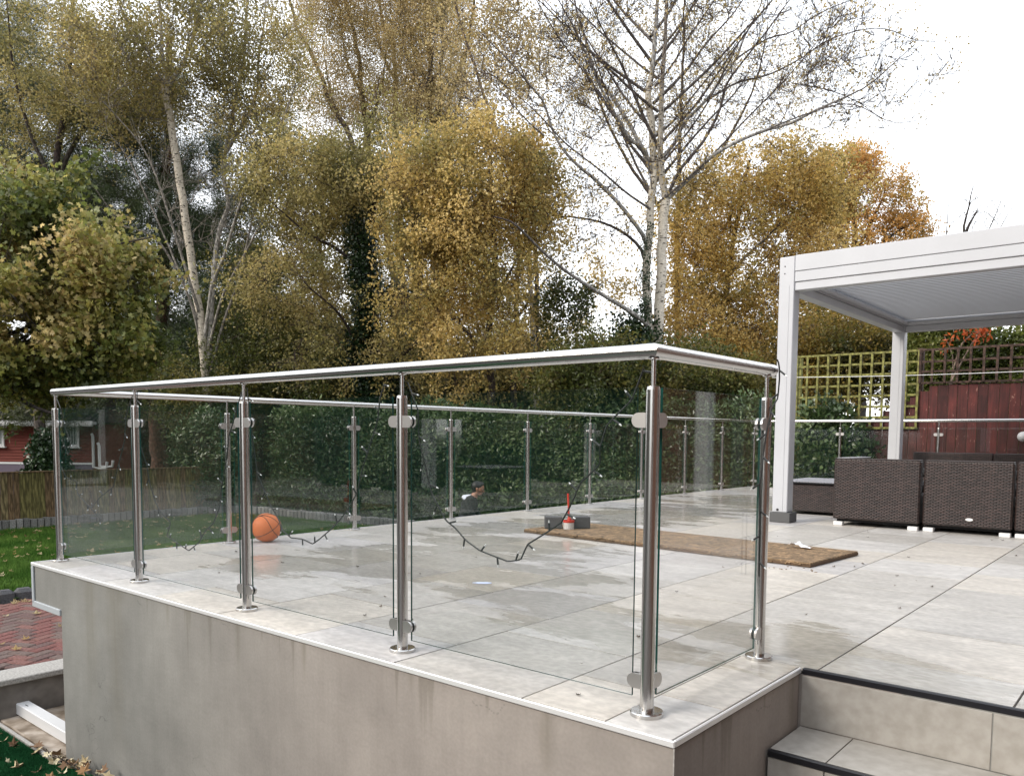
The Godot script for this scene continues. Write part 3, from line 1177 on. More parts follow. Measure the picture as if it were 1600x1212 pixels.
func lattice(parent: Node3D, x0: float, x1: float, y0: float, y1: float, z: float, m: Material) -> void:
	var step := 0.176
	var v := MB.new()
	v.box(Vector3.ZERO, Vector3(0.034, y1 - y0, 0.016), 0.002)
	var vm := v.done()
	var nx := int(round((x1 - x0) / step))
	for i in nx + 1:
		var o := part("upright_slat", vm, m, parent, Vector3(lerpf(x0, x1, float(i) / nx), (y0 + y1) * 0.5, z + 0.009))
		o.rotation.z = rng.randf_range(-0.008, 0.008)
	var h := MB.new()
	h.box(Vector3.ZERO, Vector3(x1 - x0 + 0.04, 0.034, 0.016), 0.002)
	var hm := h.done()
	var ny := int(round((y1 - y0) / step))
	for j in ny + 1:
		var o := part("cross_slat", hm, m, parent, Vector3((x0 + x1) * 0.5, lerpf(y0, y1, float(j) / ny), z - 0.0085))
		o.rotation.z = rng.randf_range(-0.004, 0.004)


# ---------------------------------------------------------------- houses
func far_house() -> void:
	var h := thing("bungalow", "red clad bungalow with dark tiled roof and white windows, beyond the low fence", "house", Vector3(-26.86, -1.3, -9.57))
	h.rotation.y = 0.6975
	var b := MB.new()
	b.span(Vector3(-11.0, 0, -8.0), Vector3(-0.02, 2.38, -0.03))
	part("wall", b.done(), mats.house_cladding, h)
	for k in 13:
		b = MB.new()
		b.box(Vector3(-5.5, 1.16 + 0.1 * k, -0.012), Vector3(11.0, 0.092, 0.022), 0.003, Basis(Vector3.RIGHT, -0.22))
		part("cladding_board", b.done(), mats.house_cladding, h)
	b = MB.new()
	b.span(Vector3(-11.0, 0, -0.06), Vector3(0.0, 1.03, 0.03))
	part("plinth", b.done(), mats.house_brick, h)
	b = MB.new()
	b.span(Vector3(-11.0, 1.03, -0.03), Vector3(0.02, 1.095, 0.045), 0.006)
	part("white_band", b.done(), mats.upvc, h)
	b = MB.new()
	b.span(Vector3(-11.2, 2.36, 0.08), Vector3(0.2, 2.48, 0.34), 0.01)
	b.span(Vector3(-11.2, 2.30, 0.30), Vector3(0.2, 2.40, 0.42), 0.02)
	part("gutter", b.done(), mats.upvc, h)
	# roof of overlapping tiles
	var r := MB.new()
	r.prism(Vector3(-11.2, 0, 0), [Vector2(0.32, 2.46), Vector2(-4.0, 5.2), Vector2(-8.3, 2.46)], Vector3(0, 0, 1), Vector3.UP, Vector3(11.4, 0, 0))
	var ro := part("roof", r.done(), mats.roof_tile, h)
	r = MB.new()
	var pitch := atan2(5.2 - 2.46, 4.32)
	for row in 19:
		for q in 46:
			var s := 0.12 + row * 0.268
			r.box(Vector3(-11.1 + q * 0.247 + (0.06 if row % 2 else 0.0), 2.50 + s * sin(pitch) + 0.02, 0.32 - s * cos(pitch)), Vector3(0.20, 0.035, 0.30), 0.012, Basis(Vector3.RIGHT, pitch - 0.08))
	var ts := part("roof_tiles", r.done(), mats.roof_tile, ro)
	ts.set_meta("kind", "stuff")
	for q in [[-1.62, -0.42], [-4.42, -2.92]]:
		b = MB.new()
		var x0: float = q[0]
		var x1: float = q[1]
		for w in [[x0, x0 + 0.07, 1.62, 2.36], [x1 - 0.07, x1, 1.62, 2.36], [x0 + 0.07, x1 - 0.07, 1.62, 1.70], [x0 + 0.07, x1 - 0.07, 2.28, 2.36], [(x0 + x1) * 0.5 - 0.04, (x0 + x1) * 0.5 + 0.04, 1.70, 2.28]]:
			b.span(Vector3(w[0], w[2], 0.0), Vector3(w[1], w[3], 0.06), 0.005)
		b.span(Vector3(x0 - 0.06, 1.575, 0.0), Vector3(x1 + 0.06, 1.618, 0.11), 0.006)
		var wo := part("window", b.done(), mats.upvc, h)
		b = MB.new()
		b.span(Vector3(x0 + 0.07, 1.70, 0.012), Vector3(x1 - 0.07, 2.28, 0.020))
		part("pane", b.done(), mats.window_dark, wo)
		b = MB.new()
		for k in 12:
			var xa := lerpf(x0 + 0.08, x1 - 0.12, k / 11.0)
			if absf(xa - (x0 + x1) * 0.5) < 0.13:
				continue
			b.tube(PackedVector3Array([Vector3(xa + 0.02, 1.70, 0.030), Vector3(xa + 0.02, 2.28, 0.030)]), 0.03, 0.03, 6)
		part("net_curtain", b.done(), mats.curtain, wo)
	for q in [[0.06, 0.95, 2.0], [0.26, 1.0, 1.7]]:
		b = MB.new()
		b.tube(PackedVector3Array([Vector3(q[0] - 0.05, q[2] + 0.06, 0.06), Vector3(q[0], q[2] - 0.04, 0.08), Vector3(q[0], q[1], 0.08), Vector3(q[0] + 0.2, q[1] - 0.04, 0.08), Vector3(q[0] + 0.42, q[1] - 0.02, 0.08), Vector3(q[0] + 0.45, q[1] + 0.18, 0.08)]), 0.045, 0.045, 8, true)
		part("white_pipe", b.done(), mats.upvc, h)


# the house that the terrace belongs to; it stands to the right of the frame and shows as reflections in steel and glass
func own_house() -> void:
	var h := thing("brick_house", "brown brick house beside the terrace, with white framed doors", "house", Vector3(3.3, -1.3, 0))
	var b := MB.new()
	b.span(Vector3(0, 0, -11.0), Vector3(6.0, 6.4, 9.0))
	part("wall", b.done(), mats.brown_brick, h)
	b = MB.new()
	b.prism(Vector3(0, 0, -11.3), [Vector2(-0.4, 6.4), Vector2(3.0, 8.6), Vector2(6.4, 6.4)], Vector3.RIGHT, Vector3.UP, Vector3(0, 0, 20.6))
	part("roof", b.done(), mats.roof_tile, h)
	b = MB.new()
	b.box(Vector3(-0.07, 3.2, -7.7), Vector3(0.11, 6.2, 0.13), 0.01)
	part("downpipe", b.done(), mats.dark_plinth, h)
	for q in [[-3.6, -1.2, 1.32, 3.5], [3.0, 5.0, 1.6, 2.9], [-8.0, -6.4, 4.2, 5.5], [-3.0, -1.6, 4.2, 5.5], [3.2, 4.8, 4.2, 5.5]]:
		b = MB.new()
		var z0: float = q[0]
		var z1: float = q[1]
		var y0: float = q[2]
		var y1: float = q[3]
		for w in [[z0, z0 + 0.09, y0, y1], [z1 - 0.09, z1, y0, y1], [z0 + 0.09, z1 - 0.09, y0, y0 + 0.09], [z0 + 0.09, z1 - 0.09, y1 - 0.09, y1], [(z0 + z1) * 0.5 - 0.06, (z0 + z1) * 0.5 + 0.06, y0 + 0.09, y1 - 0.09]]:
			b.span(Vector3(-0.06, w[2], w[0]), Vector3(-0.002, w[3], w[1]), 0.004)
		var wo := part("window", b.done(), mats.upvc, h)
		b = MB.new()
		b.span(Vector3(-0.03, y0 + 0.09, z0 + 0.09), Vector3(-0.022, y1 - 0.09, z1 - 0.09))
		part("pane", b.done(), mats.window_dark, wo)


# ---------------------------------------------------------------- foliage
var clumps := {}

# a handful of leaves spread through a ball; vertex colours hold each leaf's own tone
func clump(kind: String) -> ArrayMesh:
	if clumps.has(kind):
		return clumps[kind]
	var b := MB.new()
	var spec: Array = {
		"birch": [13, 0.062, 0.048, 0.19], "sparse": [11, 0.062, 0.046, 0.30], "willow": [30, 0.075, 0.022, 0.36], "maple": [10, 0.082, 0.078, 0.20],
		"ivy": [26, 0.075, 0.065, 0.26], "needle": [30, 0.12, 0.016, 0.22], "oak": [13, 0.085, 0.055, 0.22], "laurel": [22, 0.10, 0.045, 0.27], "big": [40, 0.20, 0.11, 0.55], "fleck": [7, 0.055, 0.042, 0.20], "sumac": [6, 0.11, 0.04, 0.09],
	}[kind]
	for i in spec[0]:
		var p: Vector3 = ball() * spec[3]
		var turn := spin()
		# leaves tend to hang out and down rather than stand on edge
		var out := (p.normalized() + Vector3(0, -0.5, 0) + ball() * 0.8).normalized()
		var side := out.cross(Vector3(0, 1, 0) + ball() * 0.7).normalized()
		var up := side.cross(out)
		if kind == "needle":
			out = (turn * Vector3.RIGHT + Vector3(0, -0.25, 0)).normalized()
			side = out.cross(turn * Vector3.UP).normalized()
			up = side.cross(out)
		var l: float = spec[1] * rng.randf_range(0.75, 1.2)
		var w: float = spec[2] * rng.randf_range(0.75, 1.2)
		var t := rng.randf_range(0.55, 1.22)
		b.col = Color(t * rng.randf_range(0.95, 1.1), t, t * rng.randf_range(0.8, 1.1))
		if kind == "maple":
			var pts := []
			for k in 11:
				var a := -2.55 + 5.1 * k / 10.0
				var r := l * (0.60 if k % 2 == 0 else 0.40) * (1.0 - 0.16 * absf(a) / 2.55)
				pts.append(p + out * (cos(a) * r) + side * (sin(a) * r * 1.0) + up * (0.05 * l * cos(a * 2.0)))
			for k in 10:
				b.tri(p, pts[k], pts[k + 1], up)
		elif kind == "ivy":
			var q := [p - out * l * 0.4, p + side * w * 0.55 - out * l * 0.1 + up * 0.006, p + out * l * 0.6, p - side * w * 0.55 - out * l * 0.1 + up * 0.006]
			b.tri(q[0], q[1], q[2], up)
			b.tri(q[0], q[2], q[3], up)
		else:
			var f := up * (w * 0.22)
			b.tri(p - out * l * 0.5, p + side * w * 0.5 + f, p + out * l * 0.5, up)
			b.tri(p - out * l * 0.5, p + out * l * 0.5, p - side * w * 0.5 + f, up)
	clumps[kind] = b.done()
	return clumps[kind]


# a spray of bare twigs growing along +Y, about 0.8 m long
func spray() -> ArrayMesh:
	if clumps.has("spray"):
		return clumps["spray"]
	var b := MB.new()
	for i in 5:
		var d := (Vector3.UP + ball() * 0.7).normalized()
		var from := Vector3(0, rng.randf_range(0.0, 0.3), 0)
		var l := rng.randf_range(0.3, 0.75)
		var pts := PackedVector3Array([from])
		for k in 3:
			d = (d + ball() * 0.32).normalized()
			pts.append(pts[-1] + d * l / 3.0)
		b.tube(pts, 0.0042, 0.0018, 3)
		for k in 2:
			var q := pts[1 + k]
			var e := (d + ball() * 0.9).normalized()
			b.tube(PackedVector3Array([q, q + e * 0.12, q + (e + ball() * 0.3).normalized() * 0.25]), 0.003, 0.0018, 3)
	clumps["spray"] = b.done()
	return clumps["spray"]


func blend(palette: Array, p: Vector3) -> Color:
	var t := clampf(0.5 + patchy.get_noise_3d(p.x * 0.9, p.y * 0.9, p.z * 0.9) * 0.9 + rng.randf_range(-0.28, 0.28), 0.0, 0.999) * (palette.size() - 1)
	var k := int(t)
	return (palette[k] as Color).lerp(palette[mini(k + 1, palette.size() - 1)], t - k) * rng.randf_range(0.85, 1.12)


# stems: [points, foot radius, tip radius]; blobs: [centre, radii, boughs, clumps on each]
# o: bark, wood (colour at the foot), twig (colour at the tips), leaf, palette, spread, sprays, sides, rise
func tree(called: String, label: String, group: String, stems: Array, blobs: Array, o: Dictionary) -> Node3D:
	var foot: Vector3 = (stems[0][0] as PackedVector3Array)[0]
	var root := thing(called, label, o.get("category", "tree"), foot, group)
	var P := PackedVector3Array()
	var D := PackedVector3Array()
	var R := PackedFloat32Array()
	var wood: Color = o.get("wood", Color(0.10, 0.085, 0.07))
	var twig: Color = o.get("twig", Color(0.05, 0.035, 0.03))
	var tb := MB.new()
	var bb := MB.new()
	for s in stems.size():
		var raw: PackedVector3Array = stems[s][0]
		var r0: float = stems[s][1]
		var r1: float = stems[s][2]
		var cv := Curve3D.new()
		for i in raw.size():
			var tn := (raw[mini(i + 1, raw.size() - 1)] - raw[maxi(i - 1, 0)]) / 6.0
			cv.add_point(raw[i] - foot, -tn, tn)
		var n := maxi(6, int(cv.get_baked_length() / 0.22))
		var pts := PackedVector3Array()
		var wob := r0 * 0.5
		for i in n + 1:
			var p := cv.sample_baked(cv.get_baked_length() * i / n)
			p += Vector3(patchy.get_noise_3d(p.y * 1.7, s * 9.0, 1.0), 0, patchy.get_noise_3d(p.y * 1.7, s * 9.0, 40.0)) * wob * minf(1.0, i * 0.3)
			pts.append(p)
		var which := tb if s == 0 or r0 > 0.07 else bb
		which.col = wood if r0 > 0.045 else wood.lerp(twig, 0.75)
		which.tube(pts, r0, r1, 10 if r0 > 0.08 else 6, false, wood if r1 > 0.06 else twig)
		for i in range(1 if s else int(n * float(o.get("clear", 0.25))), n + 1):
			P.append(pts[i])
			D.append((pts[i] - pts[i - 1]).normalized() if i else Vector3.UP)
			R.append(lerpf(r0, r1, float(i) / n))
	var leaf_at := []
	var leaf_tint := PackedColorArray()
	var twig_at := []
	var twig_tint := PackedColorArray()
	var palette: Array = o.get("palette", [Color(0.1, 0.1, 0.02)])
	var spread: float = o.get("spread", 0.4)
	var rise: float = o.get("rise", 0.5)
	var keep: float = o.get("gaps", -0.6)
	var heft: float = o.get("heft", 1.0)
	var lift: float = o.get("lift", -0.12)
	for bl in blobs:
		var goals := []
		for i in bl[2]:
			var d := ball()
			d = d.normalized() * pow(d.length(), 0.6)
			d *= 0.95 + 0.6 * patchy.get_noise_3d(d.x * 2.6 + (bl[0] as Vector3).x, d.y * 2.6, d.z * 2.6 + (bl[0] as Vector3).z)
			var g: Vector3 = (bl[0] as Vector3) + (bl[1] as Basis) * d - foot
			var best := INF
			for k in range(0, P.size(), 3):
				best = minf(best, P[k].distance_squared_to(g))
			goals.append([best, g])
		goals.sort_custom(func(a, b): return a[0] < b[0])
		for q in goals:
			var g: Vector3 = q[1]
			var best := INF
			var at_ := 0
			for k in P.size():
				var e := g - P[k]
				var c := e.length() + rise * maxf(0.0, -e.y + 0.25 * e.length())
				if c < best:
					best = c
					at_ = k
			var a := P[at_]
			var gap := a.distance_to(g)
			var pts := PackedVector3Array()
			if gap > 0.12:
				var bend := a + (D[at_] + Vector3(0, 0.25, 0) + ball() * 0.25).normalized() * gap * 0.42
				var n := clampi(int(gap / 0.25), 3, 9)
				for i in n + 1:
					var t := float(i) / n
					var p := a.lerp(bend, t).lerp(bend.lerp(g, t), t)
					if i > 0 and i < n:
						p += ball() * 0.045 * gap / n * 3.0
					pts.append(p)
				var r0 := minf(R[at_] * 0.72, (0.007 + 0.0105 * gap) * heft)
				var r1 := 0.0042 * heft
				bb.col = wood.lerp(twig, clampf(1.25 - r0 * 18.0, 0.0, 1.0))
				bb.tube(pts, r0, r1, 5 if r0 > 0.015 else 4, false, twig)
				for i in range(1, pts.size()):
					P.append(pts[i])
					D.append((pts[i] - pts[i - 1]).normalized())
					R.append(lerpf(r0, r1, float(i) / (pts.size() - 1)))
			else:
				pts = PackedVector3Array([a, g])
			# side twigs along the outer part of the bough, leaves in bunches on them
			var tips := []
			for i in int(o.get("side", 4)):
				var k := clampi(int((1.0 - 0.75 * rng.randf()) * (pts.size() - 1) + 0.5), 0, pts.size() - 1)
				var along := (pts[k] - pts[maxi(k - 1, 0)]).normalized() if k > 0 else Vector3.UP
				var dir := (along + ball() * 0.95 + Vector3(0, lift, 0)).normalized()
				var l := spread * rng.randf_range(0.7, 1.9)
				var q0 := pts[k]
				var q1 := q0 + dir * l * 0.5
				var q2 := q1 + (dir + ball() * 0.4 + Vector3(0, lift * 0.6, 0)).normalized() * l * 0.5
				bb.col = twig
				bb.tube(PackedVector3Array([q0, q1, q2]), 0.0042 * heft, 0.0022 * heft, 3, false, twig)
				tips.append([q0, q1, q2])
			if tips.is_empty():
				tips.append([pts[0], pts[pts.size() / 2], pts[-1]])
			for i in bl[3]:
				var tp: Array = tips[i % tips.size()]
				var t := rng.randf_range(0.25, 1.05) * 2.0
				var p: Vector3 = (tp[0] as Vector3).lerp(tp[1], t) if t < 1.0 else (tp[1] as Vector3).lerp(tp[2], t - 1.0)
				p += Vector3(gauss(), gauss() - 0.4, gauss()) * 0.07 * float(o.get("loose", 1.0))
				if patchy.get_noise_3d(p.x * 1.6 + foot.x, p.y * 1.6, p.z * 1.6 + foot.z) < keep:
					continue
				leaf_at.append(Transform3D(spin().scaled(Vector3.ONE * rng.randf_range(0.75, 1.25)), p))
				leaf_tint.append(blend(palette, p + foot))
			for i in o.get("sprays", 0):
				var k := pts.size() - 1 - (rng.randi() % maxi(1, int(pts.size() * 0.7)))
				var dir := ((pts[k] - pts[maxi(k - 1, 0)]).normalized() + ball() * 0.6 + Vector3(0, 0.2, 0)).normalized()
				var ref := dir.cross(Vector3(0.2, 0.1, 1.0)).normalized()
				var sc := rng.randf_range(0.7, 1.3)
				twig_at.append(Transform3D(Basis(ref * sc, dir * sc, ref.cross(dir) * sc), pts[k]))
				twig_tint.append(twig * rng.randf_range(0.8, 1.5))
	part("trunk", tb.done(), mats[o.get("bark", "bark")], root)
	if bb.v.size():
		part("branches", bb.done(), mats.bark, root)
	if leaf_at.size():
		many("crown", clump(o.get("leaf", "birch")), mats[o.get("skin", "leaf")], root, leaf_at, leaf_tint)
	if twig_at.size():
		many("twigs", spray(), mats.bark, root, twig_at, twig_tint)
	return root


func px(points: Array, depth: float, sway := 0.0) -> PackedVector3Array:
	var out := PackedVector3Array()
	for i in points.size():
		out.append(at(points[i][0], points[i][1], depth + sway * i / maxi(1, points.size() - 1)))
	return out


# a blob given by its middle and half-extents as they appear at a depth
func blob(x: float, y: float, rx: float, ry: float, depth: float, thick: float, boughs: int, each: int) -> Array:
	var s := depth / FOCAL
	return [at(x, y, depth), Basis(Vector3(0.766, 0, -0.642) * (rx * s), Vector3(0, ry * s, 0), Vector3(-0.642, 0, -0.766) * thick), boughs, each]


func leaf_wall(called: String, label: String, category: String, base: Array, height: Callable, thick: float, count: int, kind: String, palette: Array, skin := "glossy_leaf") -> Node3D:
	var a: Vector3 = base[0]
	var root := thing(called, label, category, a)
	var where := []
	var tints := PackedColorArray()
	var d: Vector3 = (base[1] as Vector3) - a
	var back := Vector3.UP.cross(d).normalized()
	if back.dot(EYE - a) > 0.0:
		back = -back
	var made := 0
	while made < count:
		var s := rng.randf()
		var top: float = height.call(s)
		var y := rng.randf() * top
		var bulge := patchy.get_noise_2d(s * 9.0, y * 1.4) * 0.42 + patchy.get_noise_2d(s * 40.0, y * 4.0) * 0.18
		var deep := rng.randf() * rng.randf() * thick + bulge + 0.22 * (y / top) * thick
		var p := d * s + Vector3(0, y, 0) + back * deep + ball() * 0.08
		where.append(Transform3D(spin().scaled(Vector3.ONE * rng.randf_range(0.8, 1.25)), p))
		tints.append(blend(palette, p + a))
		made += 1
	many("foliage", clump(kind), mats[skin], root, where, tints)
	var b := MB.new()
	b.col = Color(0.05, 0.04, 0.03)
	var n := int(d.length() / 0.5)
	for i in n:
		var s := (i + 0.5) / n
		var top: float = height.call(s)
		var f := d * s + back * (thick * 0.5)
		b.tube(PackedVector3Array([f, f + Vector3(rng.randf_range(-0.1, 0.1), top * 0.5, 0), f + Vector3(rng.randf_range(-0.3, 0.3), top * 0.92, 0)]), 0.035, 0.012, 5)
	part("stems", b.done(), mats.bark, root)
	return root


func hedges() -> void:
	var wood := [Color(0.035, 0.05, 0.018), Color(0.075, 0.085, 0.028), Color(0.15, 0.135, 0.045)]
	leaf_wall("thicket", "dense dark thicket filling the view low down behind the trunks", "thicket", [at(60, 760, 31.0) + Vector3(0, -0.6, 0), at(1300, 760, 27.0) + Vector3(0, -0.6, 0)], func(s): return 6.2 + 1.6 * patchy.get_noise_1d(s * 26.0) + 1.2 * patchy.get_noise_1d(s * 90.0 + 7.0) - 1.3 * smoothstep(0.40, 0.72, s), 1.6, 5800, "big", wood, "leaf")
	var dark := [Color(0.033, 0.06, 0.022), Color(0.066, 0.112, 0.038), Color(0.14, 0.19, 0.075)]
	leaf_wall("hedge", "tall dark green clipped hedge running behind the far glass balustrade", "hedge", [Vector3(-13.6, -0.95, -7.55), Vector3(-3.9, -0.95, -12.35)], func(s): return 2.15 + 0.25 * s + 0.35 * patchy.get_noise_1d(s * 14.0), 1.1, 8200, "laurel", dark)
	leaf_wall("ivy", "dark green ivy growing over the lower trellis and the end of the red fence", "ivy", [Vector3(-4.05, -0.9, -11.78), Vector3(-2.35, -0.9, -11.78)], func(s): return 1.95 - 0.10 * s + 0.45 * sin(s * 5.0) - 0.9 * smoothstep(0.62, 1.0, s), 0.16, 620, "ivy", dark)
	leaf_wall("shrub", "dark leafy shrub in front of the red bungalow, above the low fence", "shrub", [at(38, 742, 19.5) - Vector3(0, 0.7, 0), at(92, 742, 19.5) - Vector3(0, 0.7, 0)], func(s): return 0.7 + 0.95 * sin(PI * clampf(s, 0.02, 0.98)), 0.6, 420, "ivy", [Color(0.018, 0.045, 0.016), Color(0.045, 0.085, 0.03)])
	leaf_wall("shrub", "dark evergreen shrub overhanging the fence corner behind the far railing posts", "shrub", [at(262, 800, 17.5), at(352, 800, 16.8)], func(s): return 1.5 + 0.55 * sin(PI * s), 0.9, 620, "laurel", dark)
	leaf_wall("shrub", "yellow green leafy shrubs showing above the brown trellis under the pergola roof", "shrub", [at(1425, 700, 15.0), at(1640, 700, 14.4)], func(s): return 2.35 + 0.3 * sin(s * 7.0), 0.8, 3600, "birch", [Color(0.06, 0.085, 0.015), Color(0.16, 0.19, 0.04), Color(0.30, 0.28, 0.09)], "leaf")


	leaf_wall("hedge", "tall green hedge behind the viewer, seen only as reflections in the glass", "hedge", [Vector3(-52.0, -1.2, 10.5), Vector3(-3.0, -1.2, 13.2)], func(s): return 6.5 + 1.2 * sin(s * 9.0) + 0.6 * sin(s * 31.0), 1.6, 8200, "big", [Color(0.02, 0.03, 0.014), Color(0.045, 0.055, 0.025), Color(0.08, 0.08, 0.04)])


func trees() -> void:
	var bare := Color(0.075, 0.048, 0.042)
	var olive := [Color(0.18, 0.17, 0.06), Color(0.33, 0.285, 0.10), Color(0.52, 0.42, 0.175)]
	var gold := [Color(0.44, 0.36, 0.12), Color(0.72, 0.51, 0.16), Color(0.86, 0.67, 0.30)]
	var pale := [Color(0.33, 0.265, 0.12), Color(0.48, 0.375, 0.17), Color(0.62, 0.48, 0.24)]
	# the birch behind the corner post
	var d := 17.5
	var s := []
	s.append([px([[1027, 815], [1027, 640], [1027, 535], [1030, 452], [1034, 384], [1037, 342], [1041, 312]], d), 0.133, 0.098])
	s.append([px([[1024, 600], [1014, 500], [1011, 440], [1014, 370], [1018, 315], [1024, 262], [1020, 225], [1019, 190], [1014, 150], [1018, 120]], d), 0.098, 0.066])
	s.append([px([[1018, 120], [1022, 75], [1026, 30], [1030, -30], [1028, -120]], d), 0.056, 0.017])
	s.append([px([[1041, 312], [1033, 262], [1032, 187], [1035, 137], [1039, 75], [1042, 10], [1050, -80]], d, -0.8), 0.073, 0.017])
	s.append([px([[1041, 312], [1068, 287], [1095, 262], [1110, 245], [1150, 222], [1200, 202], [1237, 192], [1275, 172], [1325, 150], [1362, 130], [1412, 85], [1432, 68]], d, -2.2), 0.052, 0.007])
	s.append([px([[1018, 260], [1007, 240], [990, 205], [975, 180], [950, 140], [930, 112], [912, 55], [900, 12], [892, -60]], d, 1.0), 0.050, 0.012])
	s.append([px([[1016, 270], [1007, 232], [985, 220], [965, 185], [940, 140], [920, 95], [900, 50], [870, -5]], d, -2.0), 0.046, 0.010])
	s.append([px([[1010, 380], [1003, 364], [985, 340], [965, 315], [932, 282], [902, 258], [870, 220], [850, 162], [825, 130], [800, 100], [742, 42]], d, -1.6), 0.048, 0.007])
	s.append([px([[1010, 420], [1003, 392], [990, 376], [965, 358], [932, 345], [882, 338], [855, 345], [827, 349], [800, 346]], d, 1.2), 0.040, 0.009])
	s.append([px([[1020, 520], [1004, 500], [970, 477], [924, 450], [882, 422], [850, 395], [822, 367], [798, 346], [770, 338]], d, -2.6), 0.050, 0.015])
	s.append([px([[850, 212], [825, 190], [800, 162], [770, 130]], d - 1.2, -0.5), 0.018, 0.005])
	s.append([px([[1028, 262], [1040, 240], [1057, 220], [1070, 190], [1100, 160], [1130, 120], [1150, 92], [1162, 62], [1187, 12], [1200, -30]], d, 1.6), 0.048, 0.010])
	s.append([px([[1042, 310], [1050, 290], [1065, 262], [1100, 220], [1125, 170], [1135, 130], [1170, 85], [1205, 40], [1240, -10]], d, -1.2), 0.044, 0.010])
	s.append([px([[1100, 160], [1150, 130], [1200, 117], [1250, 92], [1300, 60], [1375, 44], [1437, 64], [1492, 62]], d + 0.8, 0.8), 0.024, 0.004])
	s.append([px([[1150, 92], [1200, 60], [1237, 50], [1275, 24], [1330, 0], [1400, -20]], d + 1.0, 0.6), 0.022, 0.005])
	s.append([px([[1200, 202], [1260, 178], [1330, 162], [1395, 192], [1440, 186], [1485, 183]], d - 1.5, -0.6), 0.018, 0.003])
	s.append([px([[1240, 130], [1300, 142], [1350, 165], [1400, 205], [1424, 226]], d - 0.3, 0.5), 0.014, 0.003])
	# the fan of lesser limbs, rising and curving outwards from the trunk
	for k in 22:
		var y0 := 330.0 - 13.0 * k
		var x0 := 1022.0 + 6.0 * sin(k * 1.7)
		var way := -1.0 if k % 2 == 0 else 1.0
		var reach := rng.randf_range(120.0, 250.0) * (1.0 - 0.012 * k) * (1.25 if way > 0.0 else 1.0)
		var climb := rng.randf_range(170.0, 290.0)
		var line := []
		for i in 6:
			var t := i / 5.0
			line.append([x0 + way * reach * (t * 0.75 + 0.25 * t * t) + rng.randf_range(-7, 7) * t, y0 - climb * (0.55 * t + 0.45 * t * t) + rng.randf_range(-6, 6) * t])
		s.append([px(line, d, rng.randf_range(-2.2, 2.2)), rng.randf_range(0.026, 0.042), 0.006])
	var blobs := [blob(1000, 90, 150, 130, d, 2.4, 284, 2), blob(850, 140, 120, 130, d, 2.0, 189, 2), blob(1190, 90, 160, 110, d, 2.4, 240, 2), blob(1330, 120, 115, 85, d, 1.6, 148, 2), blob(900, 330, 90, 70, d, 1.4, 81, 2), blob(1060, 260, 70, 60, d, 1.4, 68, 2)]
	var birch := tree("birch_tree", "white trunked twin stemmed birch, almost bare, rising behind the corner post of the balustrade", "trees behind the hedge", s, blobs, {"bark": "birch_bark", "wood": Color(0.66, 0.63, 0.58), "twig": bare, "sprays": 0, "rise": 0.9, "spread": 0.38, "heft": 1.15, "side": 6, "lift": 0.35, "loose": 1.5, "gaps": -0.15, "leaf": "fleck", "palette": pale})
	var lt := []
	var lc := PackedColorArray()
	for q in [[1010, 140, 170, 120, 150], [860, 220, 110, 110, 150], [905, 330, 95, 75, 140], [1060, 270, 60, 70, 70]]:
		var bl := blob(q[0], q[1], q[2], q[3], d, 2.2, 0, 0)
		for i in q[4]:
			var p: Vector3 = bl[0] + (bl[1] as Basis) * ball() - birch.position
			if patchy.get_noise_3d(p.x * 1.3, p.y * 1.3, p.z * 1.3) < -0.12:
				continue
			lt.append(Transform3D(spin().scaled(Vector3.ONE * rng.randf_range(0.7, 1.2)), p))
			lc.append(blend(pale, p))
	many("crown", clump("fleck"), mats.leaf, birch, lt, lc)
	var iv := []
	var ic := PackedColorArray()
	for q in [[992, 530, 38, 45, 110], [1008, 620, 26, 70, 150], [1009, 450, 9, 70, 46], [1008, 375, 8, 30, 14]]:
		var bl := blob(q[0], q[1], q[2], q[3], d - 0.15, 0.25, 0, 0)
		for i in q[4]:
			var p: Vector3 = bl[0] + (bl[1] as Basis) * ball() - birch.position
			iv.append(Transform3D(spin().scaled(Vector3.ONE * (0.9 if q[2] > 20 else 0.5)), p))
			ic.append(Color(0.016, 0.04, 0.014).lerp(Color(0.04, 0.075, 0.025), rng.randf()))
	many("ivy", clump("ivy"), mats.glossy_leaf, birch, iv, ic)

	# tall sparse poplars in the middle distance
	var far := 33.0
	var stems := [[[[640, 640], [600, 330], [585, 285], [560, 250], [542, 205], [517, 165], [505, 125], [485, 82], [462, 37], [440, -60]], 0.16], [[[590, 640], [578, 300], [575, 237], [572, 200], [567, 150], [561, 100], [555, 60], [540, 0], [530, -90]], 0.19], [[[632, 640], [622, 320], [620, 262], [619, 200], [617, 125], [614, 75], [596, 30], [578, -70]], 0.2], [[[650, 640], [649, 300], [649, 225], [649, 170], [660, 138], [687, 110], [691, 60], [697, -60]], 0.17], [[[680, 640], [677, 320], [676, 250], [675, 200], [672, 140], [672, 75], [670, 0], [668, -90]], 0.19], [[[688, 640], [690, 320], [691, 260], [697, 210], [700, 175], [710, 130], [725, 87], [735, 40], [746, -60]], 0.18]]
	var tell := ["leftmost bending tall poplar of the group in the middle distance", "straight tall poplar, second from the left in the group in the middle distance", "tall poplar with a forked top at the centre of the group in the middle distance", "slim tall poplar forking like a Y, right of the centre of its group", "palest and straightest tall poplar of the group in the middle distance", "rightmost tall poplar of the group, leaning to the right"]
